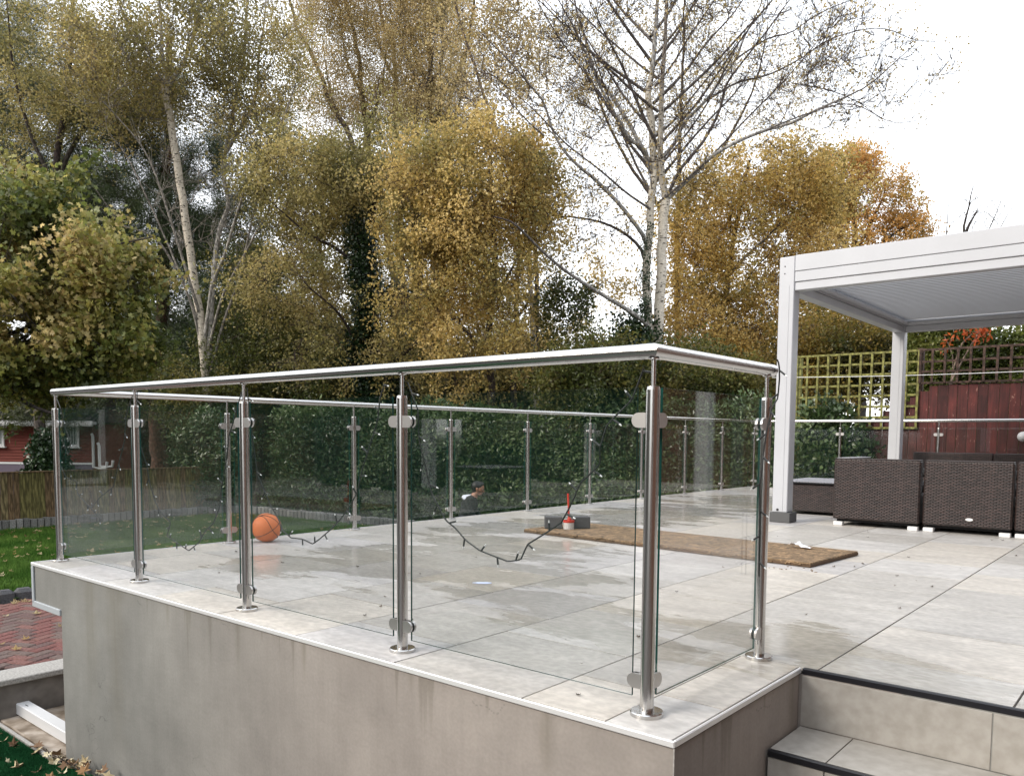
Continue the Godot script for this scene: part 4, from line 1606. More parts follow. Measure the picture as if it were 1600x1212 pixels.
	for k in stems.size():
		var line: Array = stems[k][0]
		var dd := far + (k % 3) * 1.5
		var st := [[px(line, dd), stems[k][1] * 1.25, 0.04]]
		var mid: Array = line[line.size() - 4]
		st.append([px([line[4], [line[4][0] - 26, line[4][1] - 60], [line[4][0] - 38, line[4][1] - 150]], dd, 1.0), 0.07, 0.015])
		st.append([px([line[3], [line[3][0] + 22, line[3][1] - 55], [line[3][0] + 32, line[3][1] - 130]], dd, -1.0), 0.07, 0.015])
		tree("poplar_tree", tell[k], "trees behind the hedge", st, [blob(mid[0] - 6, 100, 52, 150, dd, 1.6, 101, 23), blob(mid[0], -40, 46, 90, dd, 1.4, 35, 15)], {"wood": Color(0.15, 0.115, 0.085), "twig": Color(0.10, 0.075, 0.055), "leaf": "sparse", "palette": pale, "spread": 0.7, "rise": 1.0, "clear": 0.5, "side": 3, "lift": 0.3, "loose": 2.5})
	tree("poplar_tree", "thin pale leaved tree far away, showing through the branches of the big birch", "trees behind the hedge", [[px([[1060, 700], [1058, 400], [1062, 250], [1066, 120], [1070, 0]], 36.0), 0.17, 0.04], [px([[1058, 360], [980, 250], [930, 140], [900, 40]], 36.0, 1.0), 0.09, 0.02], [px([[1060, 330], [1130, 230], [1180, 130], [1200, 40]], 36.0, -1.0), 0.09, 0.02]], [blob(900, 110, 95, 95, 36.0, 1.5, 90, 13), blob(1080, 90, 80, 90, 36.0, 1.5, 70, 11), blob(1190, 150, 80, 80, 36.0, 1.5, 70, 10), blob(1000, 200, 90, 60, 36.0, 1.5, 50, 9)], {"wood": Color(0.15, 0.115, 0.085), "twig": Color(0.10, 0.075, 0.055), "leaf": "sparse", "palette": pale, "spread": 0.7, "rise": 0.8, "clear": 0.5, "side": 3, "lift": 0.3, "loose": 2.5, "gaps": -0.15})
	# thin white birch between the poplars and the big birch
	tree("birch_tree", "thin pale birch leaning left between the tall poplars and the big birch", "trees behind the hedge", [[px([[838, 640], [822, 330], [800, 265], [777, 205], [765, 170], [750, 130], [732, 75], [718, 35], [700, -40]], 21.0), 0.085, 0.02]], [blob(745, 90, 70, 120, 21.0, 1.4, 94, 7), blob(800, 60, 50, 90, 21.0, 1.2, 49, 7)], {"bark": "birch_bark", "wood": Color(0.48, 0.45, 0.40), "twig": bare, "leaf": "sparse", "palette": pale, "spread": 0.4, "clear": 0.55, "sprays": 0})
	# straight grey trunk seen through the gap
	tree("slim_tree", "straight slim grey trunk standing in the gap left of the big birch", "trees behind the hedge", [[px([[840, 720], [840, 600], [838, 500], [836, 380], [826, 270]], 24.0), 0.10, 0.05]], [blob(846, 420, 30, 60, 24.0, 1.0, 19, 5)], {"wood": Color(0.13, 0.11, 0.085), "leaf": "birch", "palette": olive})
	# many stemmed silver tree on the left
	d = 20.0
	s = []
	s.append([px([[326, 660], [318, 560], [315, 521], [306, 453], [294, 379], [285, 319], [277, 262], [270, 212], [262, 160], [258, 125]], d), 0.102, 0.084])
	s.append([px([[258, 125], [254, 85], [250, 25], [246, -60]], d), 0.051, 0.024])
	s.append([px([[262, 135], [272, 118], [283, 104], [295, 75], [307, 37], [312, -30]], d, 0.6), 0.056, 0.030])
	s.append([px([[262, 150], [250, 120], [225, 70], [195, 25], [170, -30]], d, -0.6), 0.041, 0.022])
	s.append([px([[326, 560], [332, 450], [338, 388], [344, 355], [356, 319], [350, 275], [352, 237], [360, 200], [366, 160], [380, 100], [386, 0], [390, -60]], d, 1.2), 0.070, 0.030])
	s.append([px([[352, 240], [372, 205], [400, 150], [404, 90], [412, 40], [416, -20]], d, 1.5), 0.041, 0.018])
	s.append([px([[318, 540], [330, 450], [350, 400], [371, 330], [400, 250], [440, 190], [462, 130]], d, -1.5), 0.046, 0.014])
	s.append([px([[315, 500], [296, 440], [262, 330], [228, 240], [190, 190], [160, 158]], d, -1.6), 0.041, 0.012])
	s.append([px([[312, 510], [280, 430], [240, 370], [190, 352], [165, 318], [140, 284]], d, -2.2), 0.037, 0.012])
	s.append([px([[318, 560], [300, 480], [270, 400], [225, 300], [195, 240], [175, 215]], d, -0.8), 0.033, 0.012])
	s.append([px([[322, 560], [345, 470], [380, 400], [420, 330], [455, 290], [490, 250]], d, -1.4), 0.037, 0.012])
	s.append([px([[322, 600], [350, 500], [372, 440], [392, 350], [412, 270], [432, 200]], d, 0.6), 0.041, 0.014])
	tree("silver_stemmed_tree", "pale grey many stemmed tree with thin yellowing top, left of centre behind the hedge", "trees behind the hedge", s, [blob(280, 70, 120, 100, d, 2.0, 135, 12), blob(390, 110, 80, 120, d, 1.8, 94, 12), blob(190, 130, 90, 90, d, 1.8, 81, 11), blob(330, 300, 100, 110, d, 1.6, 60, 0), blob(410, 250, 60, 80, d, 1.4, 49, 8)], {"bark": "birch_bark", "wood": Color(0.56, 0.52, 0.46), "twig": Color(0.32, 0.28, 0.235), "leaf": "sparse", "palette": olive, "spread": 0.5, "rise": 0.9, "clear": 0.3, "side": 5, "lift": 0.25, "heft": 1.5})
	# brown trunked conifer behind it
	d = 24.0
	tree("conifer_tree", "dark green conifer with a reddish brown trunk, behind the silver stemmed tree", "trees behind the hedge", [[px([[246, 760], [246, 620], [250, 500], [256, 400], [258, 300], [262, 220], [264, 150], [266, 60]], d), 0.26, 0.08]], [blob(250, 540, 150, 90, d, 2.4, 152, 22), blob(230, 330, 130, 120, d, 2.4, 152, 18), blob(380, 500, 100, 110, d, 2.0, 70, 16), blob(340, 420, 80, 130, d, 2.0, 85, 18), blob(260, 200, 90, 80, d, 2.0, 68, 16)], {"wood": Color(0.15, 0.075, 0.05), "twig": Color(0.06, 0.04, 0.03), "leaf": "needle", "skin": "glossy_leaf", "palette": [Color(0.03, 0.055, 0.018), Color(0.06, 0.09, 0.028), Color(0.10, 0.125, 0.038)], "spread": 0.5, "rise": 0.1, "clear": 0.3})
	d = 26.0
	tree("conifer_tree", "dark evergreen with rising boughs at the left edge of the photograph", "trees behind the hedge", [[px([[-40, 760], [-36, 500], [-30, 300], [-24, 120], [-20, -40]], d), 0.24, 0.07], [px([[-36, 420], [10, 330], [60, 270], [110, 220], [150, 190]], d, -1.0), 0.07, 0.015], [px([[-34, 360], [0, 280], [60, 210], [110, 150]], d, 0.5), 0.06, 0.012], [px([[-32, 300], [5, 200], [40, 130], [70, 90]], d, 0.5), 0.06, 0.012]], [blob(60, 230, 100, 110, d, 2.4, 152, 18), blob(10, 90, 70, 110, d, 2.0, 85, 18), blob(110, 330, 90, 80, d, 2.2, 85, 18), blob(60, 600, 110, 60, d, 2.2, 68, 18)], {"wood": Color(0.10, 0.07, 0.05), "leaf": "needle", "skin": "glossy_leaf", "palette": [Color(0.035, 0.058, 0.02), Color(0.075, 0.095, 0.03), Color(0.13, 0.135, 0.045)], "spread": 0.55, "rise": 0.5, "clear": 0.3})
	# olive crown over the top left corner
	d = 22.0
	tree("lime_tree", "thin olive yellow crown filling the top left corner above the maple", "trees behind the hedge", [[px([[60, 760], [66, 500], [80, 300], [100, 180], [110, 60], [120, -60]], d), 0.16, 0.04], [px([[80, 300], [130, 200], [190, 120], [215, 60]], d, 1.0), 0.07, 0.015], [px([[82, 290], [40, 190], [20, 100], [10, 0]], d, -1.0), 0.06, 0.015]], [blob(70, 90, 110, 100, d, 1.8, 135, 11), blob(180, 150, 90, 70, d, 1.6, 86, 11), blob(20, 190, 60, 70, d, 1.4, 35, 8)], {"wood": Color(0.12, 0.10, 0.08), "twig": bare, "leaf": "birch", "palette": olive, "spread": 0.42, "sprays": 0, "clear": 0.4})
	# big-leaved maple close by on the left
	d = 13.0
	tree("maple_tree", "broad leaved maple turning yellow, hanging in from the left edge above the red bungalow", "trees on the left", [[px([[-150, 900], [-140, 650], [-120, 480], [-90, 340]], d), 0.16, 0.07], [px([[-142, 640], [-60, 615], [0, 605], [45, 632], [95, 650]], d, -0.8), 0.055, 0.02], [px([[-130, 560], [-40, 470], [60, 420], [150, 390], [240, 370]], d, -0.6), 0.055, 0.01], [px([[-120, 480], [-20, 380], [60, 330], [120, 300]], d, 0.4), 0.05, 0.01], [px([[-138, 600], [-30, 540], [80, 500], [190, 480], [240, 450]], d, 0.5), 0.05, 0.01]], [blob(55, 330, 95, 48, d, 1.3, 74, 20), blob(40, 430, 130, 75, d, 1.4, 128, 22), blob(145, 425, 78, 55, d, 1.2, 68, 19), blob(80, 530, 110, 52, d, 1.3, 113, 19), blob(10, 585, 55, 34, d, 1.2, 54, 20), blob(-90, 420, 90, 150, d, 1.6, 81, 19), blob(190, 545, 40, 34, d, 1.0, 22, 11)], {"wood": Color(0.06, 0.05, 0.04), "twig": Color(0.07, 0.055, 0.045), "leaf": "maple", "palette": [Color(0.09, 0.12, 0.03), Color(0.20, 0.23, 0.06), Color(0.42, 0.39, 0.11), Color(0.76, 0.60, 0.28)], "gaps": -0.06, "spread": 0.34, "side": 5, "rise": 0.3, "clear": 0.4})
	# ivy-clad tree in the middle
	d = 19.0
	s = [[px([[580, 790], [576, 640], [574, 540], [576, 440], [578, 380], [584, 320], [588, 250]], d), 0.16, 0.05], [px([[574, 440], [560, 415], [520, 385], [480, 365], [440, 330], [420, 310]], d, -1.2), 0.055, 0.012], [px([[572, 560], [556, 535], [540, 505], [520, 480], [490, 455], [470, 435]], d, -1.6), 0.05, 0.010], [px([[578, 400], [560, 360], [530, 320], [500, 290], [475, 265]], d, 0.6), 0.04, 0.010], [px([[584, 600], [640, 545], [690, 510], [730, 460], [760, 440]], d, -1.4), 0.055, 0.012], [px([[690, 510], [680, 480], [690, 450]], d - 0.8, 0.2), 0.025, 0.010]]
	var mid := tree("ivy_clad_tree", "ivy covered trunk with olive crown and dark boughs, in the middle behind the hedge", "trees behind the hedge", s, [blob(490, 300, 110, 80, d, 2.0, 162, 12), blob(600, 260, 90, 60, d, 1.8, 94, 12), blob(470, 440, 100, 70, d, 1.8, 94, 9), blob(640, 560, 80, 60, d, 1.4, 68, 9), blob(510, 560, 70, 70, d, 1.4, 54, 8)], {"wood": Color(0.06, 0.05, 0.042), "twig": bare, "leaf": "birch", "palette": olive, "spread": 0.46, "gaps": -0.3, "sprays": 0, "heft": 1.2, "clear": 0.25})
	iv = []
	ic = PackedColorArray()
	for q in [[573, 500, 20, 150, 260], [590, 620, 46, 60, 240], [560, 380, 16, 70, 70], [620, 470, 40, 20, 70], [560, 560, 34, 50, 130]]:
		var bl := blob(q[0], q[1], q[2], q[3], d - 0.3, 0.3, 0, 0)
		for i in q[4]:
			var p: Vector3 = bl[0] + (bl[1] as Basis) * ball() - mid.position
			iv.append(Transform3D(spin().scaled(Vector3.ONE * rng.randf_range(0.7, 1.1)), p))
			ic.append(Color(0.012, 0.032, 0.012).lerp(Color(0.032, 0.062, 0.022), rng.randf()))
	many("ivy", clump("ivy"), mats.glossy_leaf, mid, iv, ic)
	# golden birch left of the big one
	d = 17.0
	tree("golden_tree", "yellow orange leaved tree between the ivy clad trunk and the big birch", "trees behind the hedge", [[px([[770, 800], [768, 640], [764, 520], [772, 420], [770, 320], [765, 240]], d), 0.11, 0.03], [px([[766, 560], [730, 520], [690, 490], [650, 440], [630, 400]], d, -0.8), 0.045, 0.010], [px([[768, 470], [800, 420], [820, 380], [835, 330]], d, 0.6), 0.04, 0.010]], [blob(650, 470, 60, 55, d, 1.2, 56, 9), blob(850, 350, 40, 60, d, 1.1, 30, 8), blob(740, 290, 105, 75, d, 1.7, 176, 12), blob(680, 370, 75, 60, d, 1.4, 94, 12), blob(770, 410, 80, 85, d, 1.5, 108, 11), blob(740, 540, 90, 70, d, 1.4, 94, 11), blob(825, 280, 36, 65, d, 1.0, 46, 12), blob(665, 300, 60, 50, d, 1.2, 54, 9)], {"wood": Color(0.09, 0.07, 0.055), "twig": bare, "leaf": "birch", "palette": [Color(0.27, 0.24, 0.085), Color(0.58, 0.43, 0.145), Color(0.84, 0.64, 0.28)], "spread": 0.42, "gaps": -0.16, "sprays": 0, "heft": 1.1, "clear": 0.3, "rise": 0.2})
	# golden tree on the right with a leaning white trunk
	d = 20.5
	tree("golden_tree", "dense golden crowned birch with a leaning white trunk, right of the big birch", "trees behind the hedge", [[px([[1092, 790], [1108, 600], [1116, 540], [1128, 480], [1138, 432], [1146, 380], [1160, 300], [1170, 250]], d), 0.13, 0.04], [px([[1138, 432], [1165, 400], [1200, 370], [1235, 330]], d, -0.6), 0.05, 0.012], [px([[1128, 480], [1160, 455], [1175, 425], [1200, 400]], d, -1.0), 0.045, 0.012]], [blob(1170, 315, 110, 62, d, 1.4, 162, 8), blob(1085, 350, 52, 66, d, 1.1, 68, 8), blob(1250, 300, 88, 55, d, 1.3, 122, 8), blob(1170, 420, 120, 80, d, 1.4, 176, 9), blob(1110, 530, 95, 66, d, 1.3, 135, 9), blob(1215, 510, 75, 70, d, 1.3, 108, 9), blob(1085, 440, 50, 60, d, 1.1, 54, 8), blob(960, 430, 46, 46, d, 1.0, 35, 5), blob(1270, 410, 62, 60, d, 1.1, 68, 8), blob(1140, 262, 40, 28, d, 0.9, 22, 5), blob(1215, 252, 46, 22, d, 0.9, 22, 5)], {"bark": "birch_bark", "wood": Color(0.52, 0.49, 0.43), "twig": bare, "leaf": "birch", "palette": gold, "spread": 0.44, "gaps": -0.3, "sprays": 0, "heft": 1.1, "clear": 0.4, "rise": 0.2})
	# rusty oak further right
	d = 27.0
	tree("oak_tree", "rusty orange oak with a rounded crown against the white sky, above the pergola corner", "trees behind the hedge", [[px([[1345, 760], [1342, 520], [1340, 440], [1336, 370], [1330, 300]], d), 0.22, 0.07], [px([[1340, 440], [1375, 385], [1405, 360], [1430, 345]], d, -0.6), 0.09, 0.02], [px([[1338, 410], [1310, 360], [1290, 310], [1280, 270]], d, 0.6), 0.08, 0.02], [px([[1336, 400], [1362, 345], [1380, 310], [1385, 280]], d, 0.5), 0.07, 0.02]], [blob(1310, 272, 60, 34, d, 1.5, 81, 9), blob(1362, 304, 50, 42, d, 1.4, 74, 8), blob(1410, 350, 38, 24, d, 1.2, 49, 7), blob(1300, 345, 50, 50, d, 1.4, 62, 8), blob(1365, 385, 60, 30, d, 1.3, 46, 7), blob(1340, 500, 90, 50, d, 1.6, 81, 8), blob(1340, 252, 22, 18, d, 0.8, 14, 5), blob(1432, 365, 20, 12, d, 0.8, 14, 5)], {"wood": Color(0.05, 0.042, 0.036), "twig": Color(0.05, 0.04, 0.035), "leaf": "oak", "palette": [Color(0.40, 0.32, 0.09), Color(0.64, 0.38, 0.11), Color(0.80, 0.48, 0.17)], "spread": 0.38, "gaps": -0.22, "clear": 0.3, "rise": 0.3})
	# olive trees filling the gaps behind the front row
	d = 26.0
	tree("willow_tree", "olive leaved tree filling the gap behind the ivy covered trunk", "trees behind the hedge", [[px([[500, 760], [503, 600], [508, 480], [500, 380], [506, 300]], d), 0.14, 0.04], [px([[506, 480], [450, 400], [425, 330]], d, 0.5), 0.06, 0.015], [px([[505, 440], [560, 370], [600, 300]], d, -0.5), 0.06, 0.015]], [blob(500, 320, 120, 75, d, 1.3, 120, 14), blob(600, 330, 90, 80, d, 1.2, 80, 14), blob(470, 470, 110, 80, d, 1.3, 100, 14), blob(610, 480, 80, 90, d, 1.2, 70, 14), blob(400, 400, 50, 90, d, 1.1, 40, 12)], {"wood": Color(0.07, 0.058, 0.048), "twig": bare, "leaf": "birch", "palette": olive, "spread": 0.5, "gaps": -0.35, "clear": 0.3})
	tree("willow_tree", "olive and gold tree standing between the golden tree and the big birch", "trees behind the hedge", [[px([[800, 760], [803, 600], [806, 480], [812, 380], [810, 300]], d), 0.13, 0.04], [px([[806, 500], [850, 440], [880, 420]], d, 0.5), 0.05, 0.015]], [blob(800, 320, 65, 90, d, 1.2, 70, 14), blob(690, 300, 70, 70, d, 1.2, 56, 13), blob(800, 520, 70, 80, d, 1.2, 70, 13), blob(880, 540, 50, 60, d, 1.1, 36, 12), blob(700, 480, 70, 90, d, 1.2, 60, 13)], {"wood": Color(0.07, 0.058, 0.048), "twig": bare, "leaf": "birch", "palette": [Color(0.18, 0.17, 0.06), Color(0.36, 0.29, 0.09), Color(0.58, 0.43, 0.16)], "spread": 0.5, "gaps": -0.3, "clear": 0.3})
	# low thicket between the trunks
	var thick := [Color(0.05, 0.07, 0.02), Color(0.10, 0.12, 0.03), Color(0.22, 0.19, 0.05)]
	tree("hawthorn_tree", "dark green hawthorn thicket below the big birch, left of its trunk", "thicket trees above the hedge", [[px([[905, 800], [930, 650], [945, 600], [935, 560]], 16.2), 0.06, 0.02], [px([[945, 800], [955, 650], [950, 590], [965, 550]], 16.2), 0.05, 0.02]], [blob(920, 595, 90, 55, 16.2, 1.0, 162, 12), blob(1090, 590, 80, 40, 16.4, 1.0, 94, 12), blob(880, 480, 50, 40, 18.0, 1.0, 35, 8)], {"wood": Color(0.045, 0.038, 0.032), "twig": bare, "leaf": "birch", "palette": thick, "spread": 0.34, "sprays": 0, "rise": 0.2})
	tree("hawthorn_tree", "dark thicket left of the ivy covered trunk, above the fence corner", "thicket trees above the hedge", [[px([[400, 800], [410, 650], [415, 560], [405, 480]], 21.0), 0.09, 0.03], [px([[470, 800], [455, 660], [470, 590], [480, 520]], 21.0), 0.06, 0.02]], [blob(420, 560, 110, 90, 21.0, 1.4, 176, 14), blob(340, 620, 110, 50, 20.0, 1.2, 94, 14), blob(520, 620, 60, 50, 20.0, 1.2, 62, 14), blob(400, 430, 60, 60, 22.0, 1.2, 40, 11)], {"wood": Color(0.05, 0.042, 0.035), "twig": bare, "leaf": "birch", "palette": thick, "spread": 0.42, "sprays": 0, "rise": 0.2})
	tree("hawthorn_tree", "yellowing thicket with grey twigs behind the trellis", "thicket trees above the hedge", [[px([[1290, 800], [1300, 640], [1310, 560], [1320, 500]], 17.0), 0.06, 0.015], [px([[1350, 800], [1340, 640], [1350, 560], [1345, 500]], 17.0), 0.05, 0.015]], [blob(1310, 530, 80, 45, 17.0, 1.2, 108, 11), blob(1270, 600, 60, 60, 17.0, 1.0, 68, 14), blob(1390, 570, 70, 50, 17.0, 1.2, 81, 12)], {"wood": Color(0.12, 0.10, 0.085), "twig": Color(0.13, 0.105, 0.085), "leaf": "birch", "palette": [Color(0.06, 0.075, 0.018), Color(0.20, 0.16, 0.035), Color(0.36, 0.23, 0.05)], "spread": 0.36, "sprays": 0, "rise": 0.2})
	# bare pruned tree above the pergola, and the sumac under its roof
	tree("bare_tree", "bare pruned tree showing a few upright twigs above the pergola roof", "trees behind the fence", [[px([[1468, 760], [1470, 560], [1478, 500], [1495, 420], [1508, 350], [1522, 290]], 18.0), 0.13, 0.008], [px([[1495, 430], [1512, 360], [1527, 330]], 18.0, 0.3), 0.035, 0.016], [px([[1480, 480], [1478, 400], [1482, 330], [1484, 308]], 18.0, -0.3), 0.02, 0.005], [px([[1500, 450], [1545, 360], [1562, 320], [1572, 294]], 18.0, 0.4), 0.022, 0.004], [px([[1505, 440], [1555, 370], [1578, 330], [1590, 315]], 18.0, -0.4), 0.022, 0.004], [px([[1510, 400], [1522, 350], [1534, 335]], 18.0, 0.1), 0.012, 0.005]], [blob(1530, 335, 45, 30, 18.0, 0.8, 22, 0)], {"wood": Color(0.15, 0.125, 0.10), "twig": Color(0.09, 0.07, 0.06), "rise": 0.9})
	tree("sumac_tree", "sumac with a few orange red leaves just above the trellis under the pergola roof", "trees behind the fence", [[px([[1482, 800], [1484, 620], [1500, 545], [1520, 522]], 14.6), 0.03, 0.012], [px([[1484, 620], [1490, 560], [1476, 525]], 14.6, 0.3), 0.02, 0.008], [px([[1484, 600], [1530, 520], [1548, 508]], 14.6, -0.3), 0.02, 0.008]], [blob(1522, 518, 10, 7, 14.4, 0.15, 9, 1), blob(1546, 516, 8, 9, 14.4, 0.15, 7, 1), blob(1483, 542, 7, 4, 14.4, 0.1, 4, 1)], {"wood": Color(0.25, 0.2, 0.16), "twig": Color(0.25, 0.18, 0.14), "leaf": "sumac", "palette": [Color(0.5, 0.10, 0.03), Color(0.65, 0.16, 0.045)], "spread": 0.05, "side": 0})


# ---------------------------------------------------------------- garden furniture
func sofa(label: String, at_: Vector3, w: float, turn: float, arm: int, badge: bool) -> void:
	var t := thing("wicker_sofa", label, "sofa", at_, "dark wicker sofa modules under the pergola")
	t.rotation.y = turn
	# local: the back faces +z, the seat opens towards -z
	var b := MB.new()
	b.box(Vector3(0, 0.352, -0.05), Vector3(w, 0.575, 0.10), 0.012)
	part("backrest", b.done(), mats.wicker, t)
	b = MB.new()
	b.box(Vector3(0, 0.642, -0.05), Vector3(w - 0.01, 0.012, 0.098), 0.005)
	part("top_rim", b.done(), mats.wicker_rim, t)
	b = MB.new()
	b.box(Vector3(0, 0.20, -0.435), Vector3(w - 0.02, 0.27, 0.665), 0.012)
	part("seat_base", b.done(), mats.wicker, t)
	b = MB.new()
	b.box(Vector3(0, 0.385, -0.43), Vector3(w - 0.05, 0.10, 0.62), 0.03)
	part("seat_cushion", b.done(), mats.sofa_dark, t)
	if arm:
		b = MB.new()
		b.box(Vector3(arm * (w * 0.5 - 0.05), 0.352, -0.445), Vector3(0.10, 0.575, 0.66), 0.012)
		var ar := part("armrest", b.done(), mats.wicker, t)
		b = MB.new()
		b.box(Vector3(arm * (w * 0.5 - 0.05), 0.644, -0.445), Vector3(0.12, 0.012, 0.68), 0.004)
		part("armrest_top", b.done(), mats.cushion_top, ar)
	b = MB.new()
	b.box(Vector3.ZERO, Vector3(0.085, 0.038, 0.06), 0.004)
	var fm := b.done()
	for q in [[-1, -0.035], [1, -0.035], [-1, -0.72], [1, -0.72]]:
		part("foot", fm, mats.white_trim, t, Vector3(q[0] * (w * 0.5 - 0.05), 0.0195, q[1]))
	b = MB.new()
	b.box(Vector3(0, 0.052, -0.40), Vector3(w - 0.04, 0.03, 0.66))
	part("base_rail", b.done(), mats.sofa_dark, t)
	if badge:
		b = MB.new()
		var o := []
		for i in 16:
			o.append(Vector2(cos(TAU * i / 16) * 0.03, sin(TAU * i / 16) * 0.013))
		b.prism(Vector3(w * 0.04, 0.135, 0.0005), o, Vector3.RIGHT, Vector3.UP, Vector3(0, 0, 0.004))
		part("oval_badge", b.done(), mats.silver_trim, t)


func furniture() -> void:
	sofa("dark brown wicker sofa module with its back to the viewer, next to the pergola post", Vector3(-1.01, 0, -5.85), 0.765, 0.0, -1, false)
	sofa("dark brown wicker sofa module in the middle of the front row, with small oval badge", Vector3(-0.252, 0, -5.87), 0.70, 0.0, 0, true)
	sofa("dark brown wicker sofa module cut off by the right edge of the photograph", Vector3(0.475, 0, -5.88), 0.72, 0.0, 0, false)
	for q in [[-1.25, "far wicker sofa module by the back pergola post, only its dark back showing"], [-0.27, "far wicker sofa module in the middle of the row along the red fence"], [0.71, "far wicker sofa module along the red fence, at the right edge"]]:
		sofa(q[1], Vector3(q[0], 0, -10.25), 0.97, PI, 0, false)
	var t := thing("wicker_table", "low dark wicker table with a pale ribbed top, behind the front pergola post", "table", Vector3(-1.85, 0, -7.15))
	var b := MB.new()
	b.box(Vector3(0, 0.185, 0), Vector3(0.82, 0.30, 0.90), 0.012)
	part("base", b.done(), mats.wicker, t)
	b = MB.new()
	b.box(Vector3(0, 0.345, 0), Vector3(0.86, 0.014, 0.94), 0.004)
	var top := part("table_top", b.done(), mats.sofa_dark, t)
	var sl := MB.new()
	sl.box(Vector3.ZERO, Vector3(0.024, 0.010, 0.92), 0.003)
	var sm := sl.done()
	for k in 25:
		part("rib", sm, mats.cushion_top, top, Vector3(-0.408 + k * 0.034, 0.357, 0))
	b = MB.new()
	for q in [[-0.37, -0.41], [0.37, -0.41], [-0.37, 0.41], [0.37, 0.41]]:
		b.box(Vector3(q[0], 0.018, q[1]), Vector3(0.06, 0.034, 0.06), 0.004)
	part("feet", b.done(), mats.sofa_dark, t)


# ---------------------------------------------------------------- things lying about
func clutter() -> void:
	var t := thing("basketball", "orange basketball lying against the far railing", "ball", Vector3(-4.25, 0.1117, -1.45))
	t.rotation = Vector3(0.5, 0.6, 0.35)
	var b := MB.new()
	var r := 0.1117
	var n := 28
	for i in n:
		for k in n * 2:
			var q := []
			for w in [[i, k], [i + 1, k], [i + 1, k + 1], [i, k + 1]]:
				var a: float = PI * w[0] / n
				var c: float = TAU * w[1] / (n * 2)
				q.append(Vector3(sin(a) * cos(c), cos(a), sin(a) * sin(c)))
			for w in [[0, 1, 2], [0, 2, 3]]:
				if (q[w[0]] as Vector3).is_equal_approx(q[w[1]]) or (q[w[0]] as Vector3).is_equal_approx(q[w[2]]) or (q[w[1]] as Vector3).is_equal_approx(q[w[2]]):
					continue
				var o: Vector3 = q[w[0]]
				var f: Vector3 = (q[w[1]] - o).cross(q[w[2]] - o)
				var order: Array = [w[0], w[2], w[1]] if f.dot(o + q[w[1]] + q[w[2]]) > 0.0 else w
				for j in order:
					b.v.append(q[j] * r)
					b.n.append(q[j])
					b.c.append(Color.WHITE)
	part("skin", b.done(), mats.ball_rubber, t)
	b = MB.new()
	for w in 2:
		var pts := PackedVector3Array()
		for i in 49:
			var a := TAU * i / 48
			pts.append((Vector3(cos(a), sin(a), 0) if w else Vector3(cos(a), 0, sin(a))) * (r + 0.0002))
		b.tube(pts, 0.0028, 0.0028, 6)
	for s in [-1.0, 1.0]:
		var pts := PackedVector3Array()
		for i in 49:
			var a := TAU * i / 48
			pts.append(Vector3(cos(a), sin(a), s * (0.45 + 0.42 * cos(2.0 * a))).normalized() * (r + 0.0002))
		b.tube(pts, 0.0028, 0.0028, 6)
	part("seam", b.done(), mats.ball_seam, t)

	var c := thing("chipboard_sheet", "weathered chipboard sheet lying on the terrace tiles", "board", Vector3(-1.87, 0, -3.61))
	c.rotation.y = -0.075
	b = MB.new()
	b.box(Vector3(0, 0.0195, 0), Vector3(2.56, 0.024, 0.79), 0.003)
	part("sheet", b.done(), mats.chipboard, c)
	b = MB.new()
	b.box(Vector3(0, 0.0125, 0), Vector3(2.566, 0.019, 0.796), 0.002)
	part("dark_edge", b.done(), mats.chipboard_edge, c)
	b = MB.new()
	for i in 46:
		var x := rng.randf_range(-1.28, 1.28)
		b.box(Vector3(x, rng.randf_range(0.008, 0.03), 0.396 + rng.randf_range(0.0, 0.006)), Vector3(rng.randf_range(0.02, 0.07), 0.006, 0.012), 0.001, Basis.from_euler(Vector3(rng.randf_range(-0.3, 0.3), rng.randf_range(-0.3, 0.3), rng.randf_range(-0.2, 0.2))))
	for i in 14:
		b.box(Vector3(1.15 + rng.randf_range(-0.15, 0.25), 0.002, 0.50 + rng.randf_range(-0.08, 0.1)), Vector3(rng.randf_range(0.006, 0.02), 0.003, 0.006), 0.0, Basis(Vector3.UP, rng.randf() * 3.0))
	part("splinters", b.done(), mats.chipboard, c)
	var k := 0
	for q in [[865, "left dark grey concrete block beside the paint tin on the chipboard sheet"], [908, "right dark grey concrete block beside the paint tin on the chipboard sheet"]]:
		b = MB.new()
		b.box(Vector3(0, 0.052, 0), Vector3(0.155, 0.104, 0.105), 0.006)
		var p := on(q[0], 826, 1, 0.032) + Vector3(-0.642, 0, -0.766) * 0.06
		var o := part("concrete_block", b.done(), mats.concrete_block, self, p)
		o.name = numbered("concrete_block")
		o.rotation.y = 0.69 + 0.12 * k
		o.set_meta("label", q[1])
		o.set_meta("category", "block")
		o.set_meta("group", "concrete blocks on the chipboard sheet")
		k += 1
	var tin := thing("paint_tin", "small pale paint tin with a red rim and a red stick, between two concrete blocks", "tin", on(889, 827, 1, 0.032) + Vector3(-0.642, 0, -0.766) * 0.03)
	b = MB.new()
	b.lathe(Vector3.ZERO, [Vector2(0.0, 0.001), Vector2(0.046, 0.001), Vector2(0.047, 0.07), Vector2(0.044, 0.072), Vector2(0.043, 0.012), Vector2(0.0, 0.011)], 22)
	part("can", b.done(), mats.tin, tin)
	b = MB.new()
	b.lathe(Vector3.ZERO, [Vector2(0.048, 0.058), Vector2(0.050, 0.066), Vector2(0.050, 0.078), Vector2(0.044, 0.080)], 22)
	b.lathe(Vector3(0.02, 0.0, 0.02), [Vector2(0.02, 0.07), Vector2(0.016, 0.10), Vector2(0.0, 0.102)], 12)
	part("red_rim", b.done(), mats.red_paint, tin)
	b = MB.new()
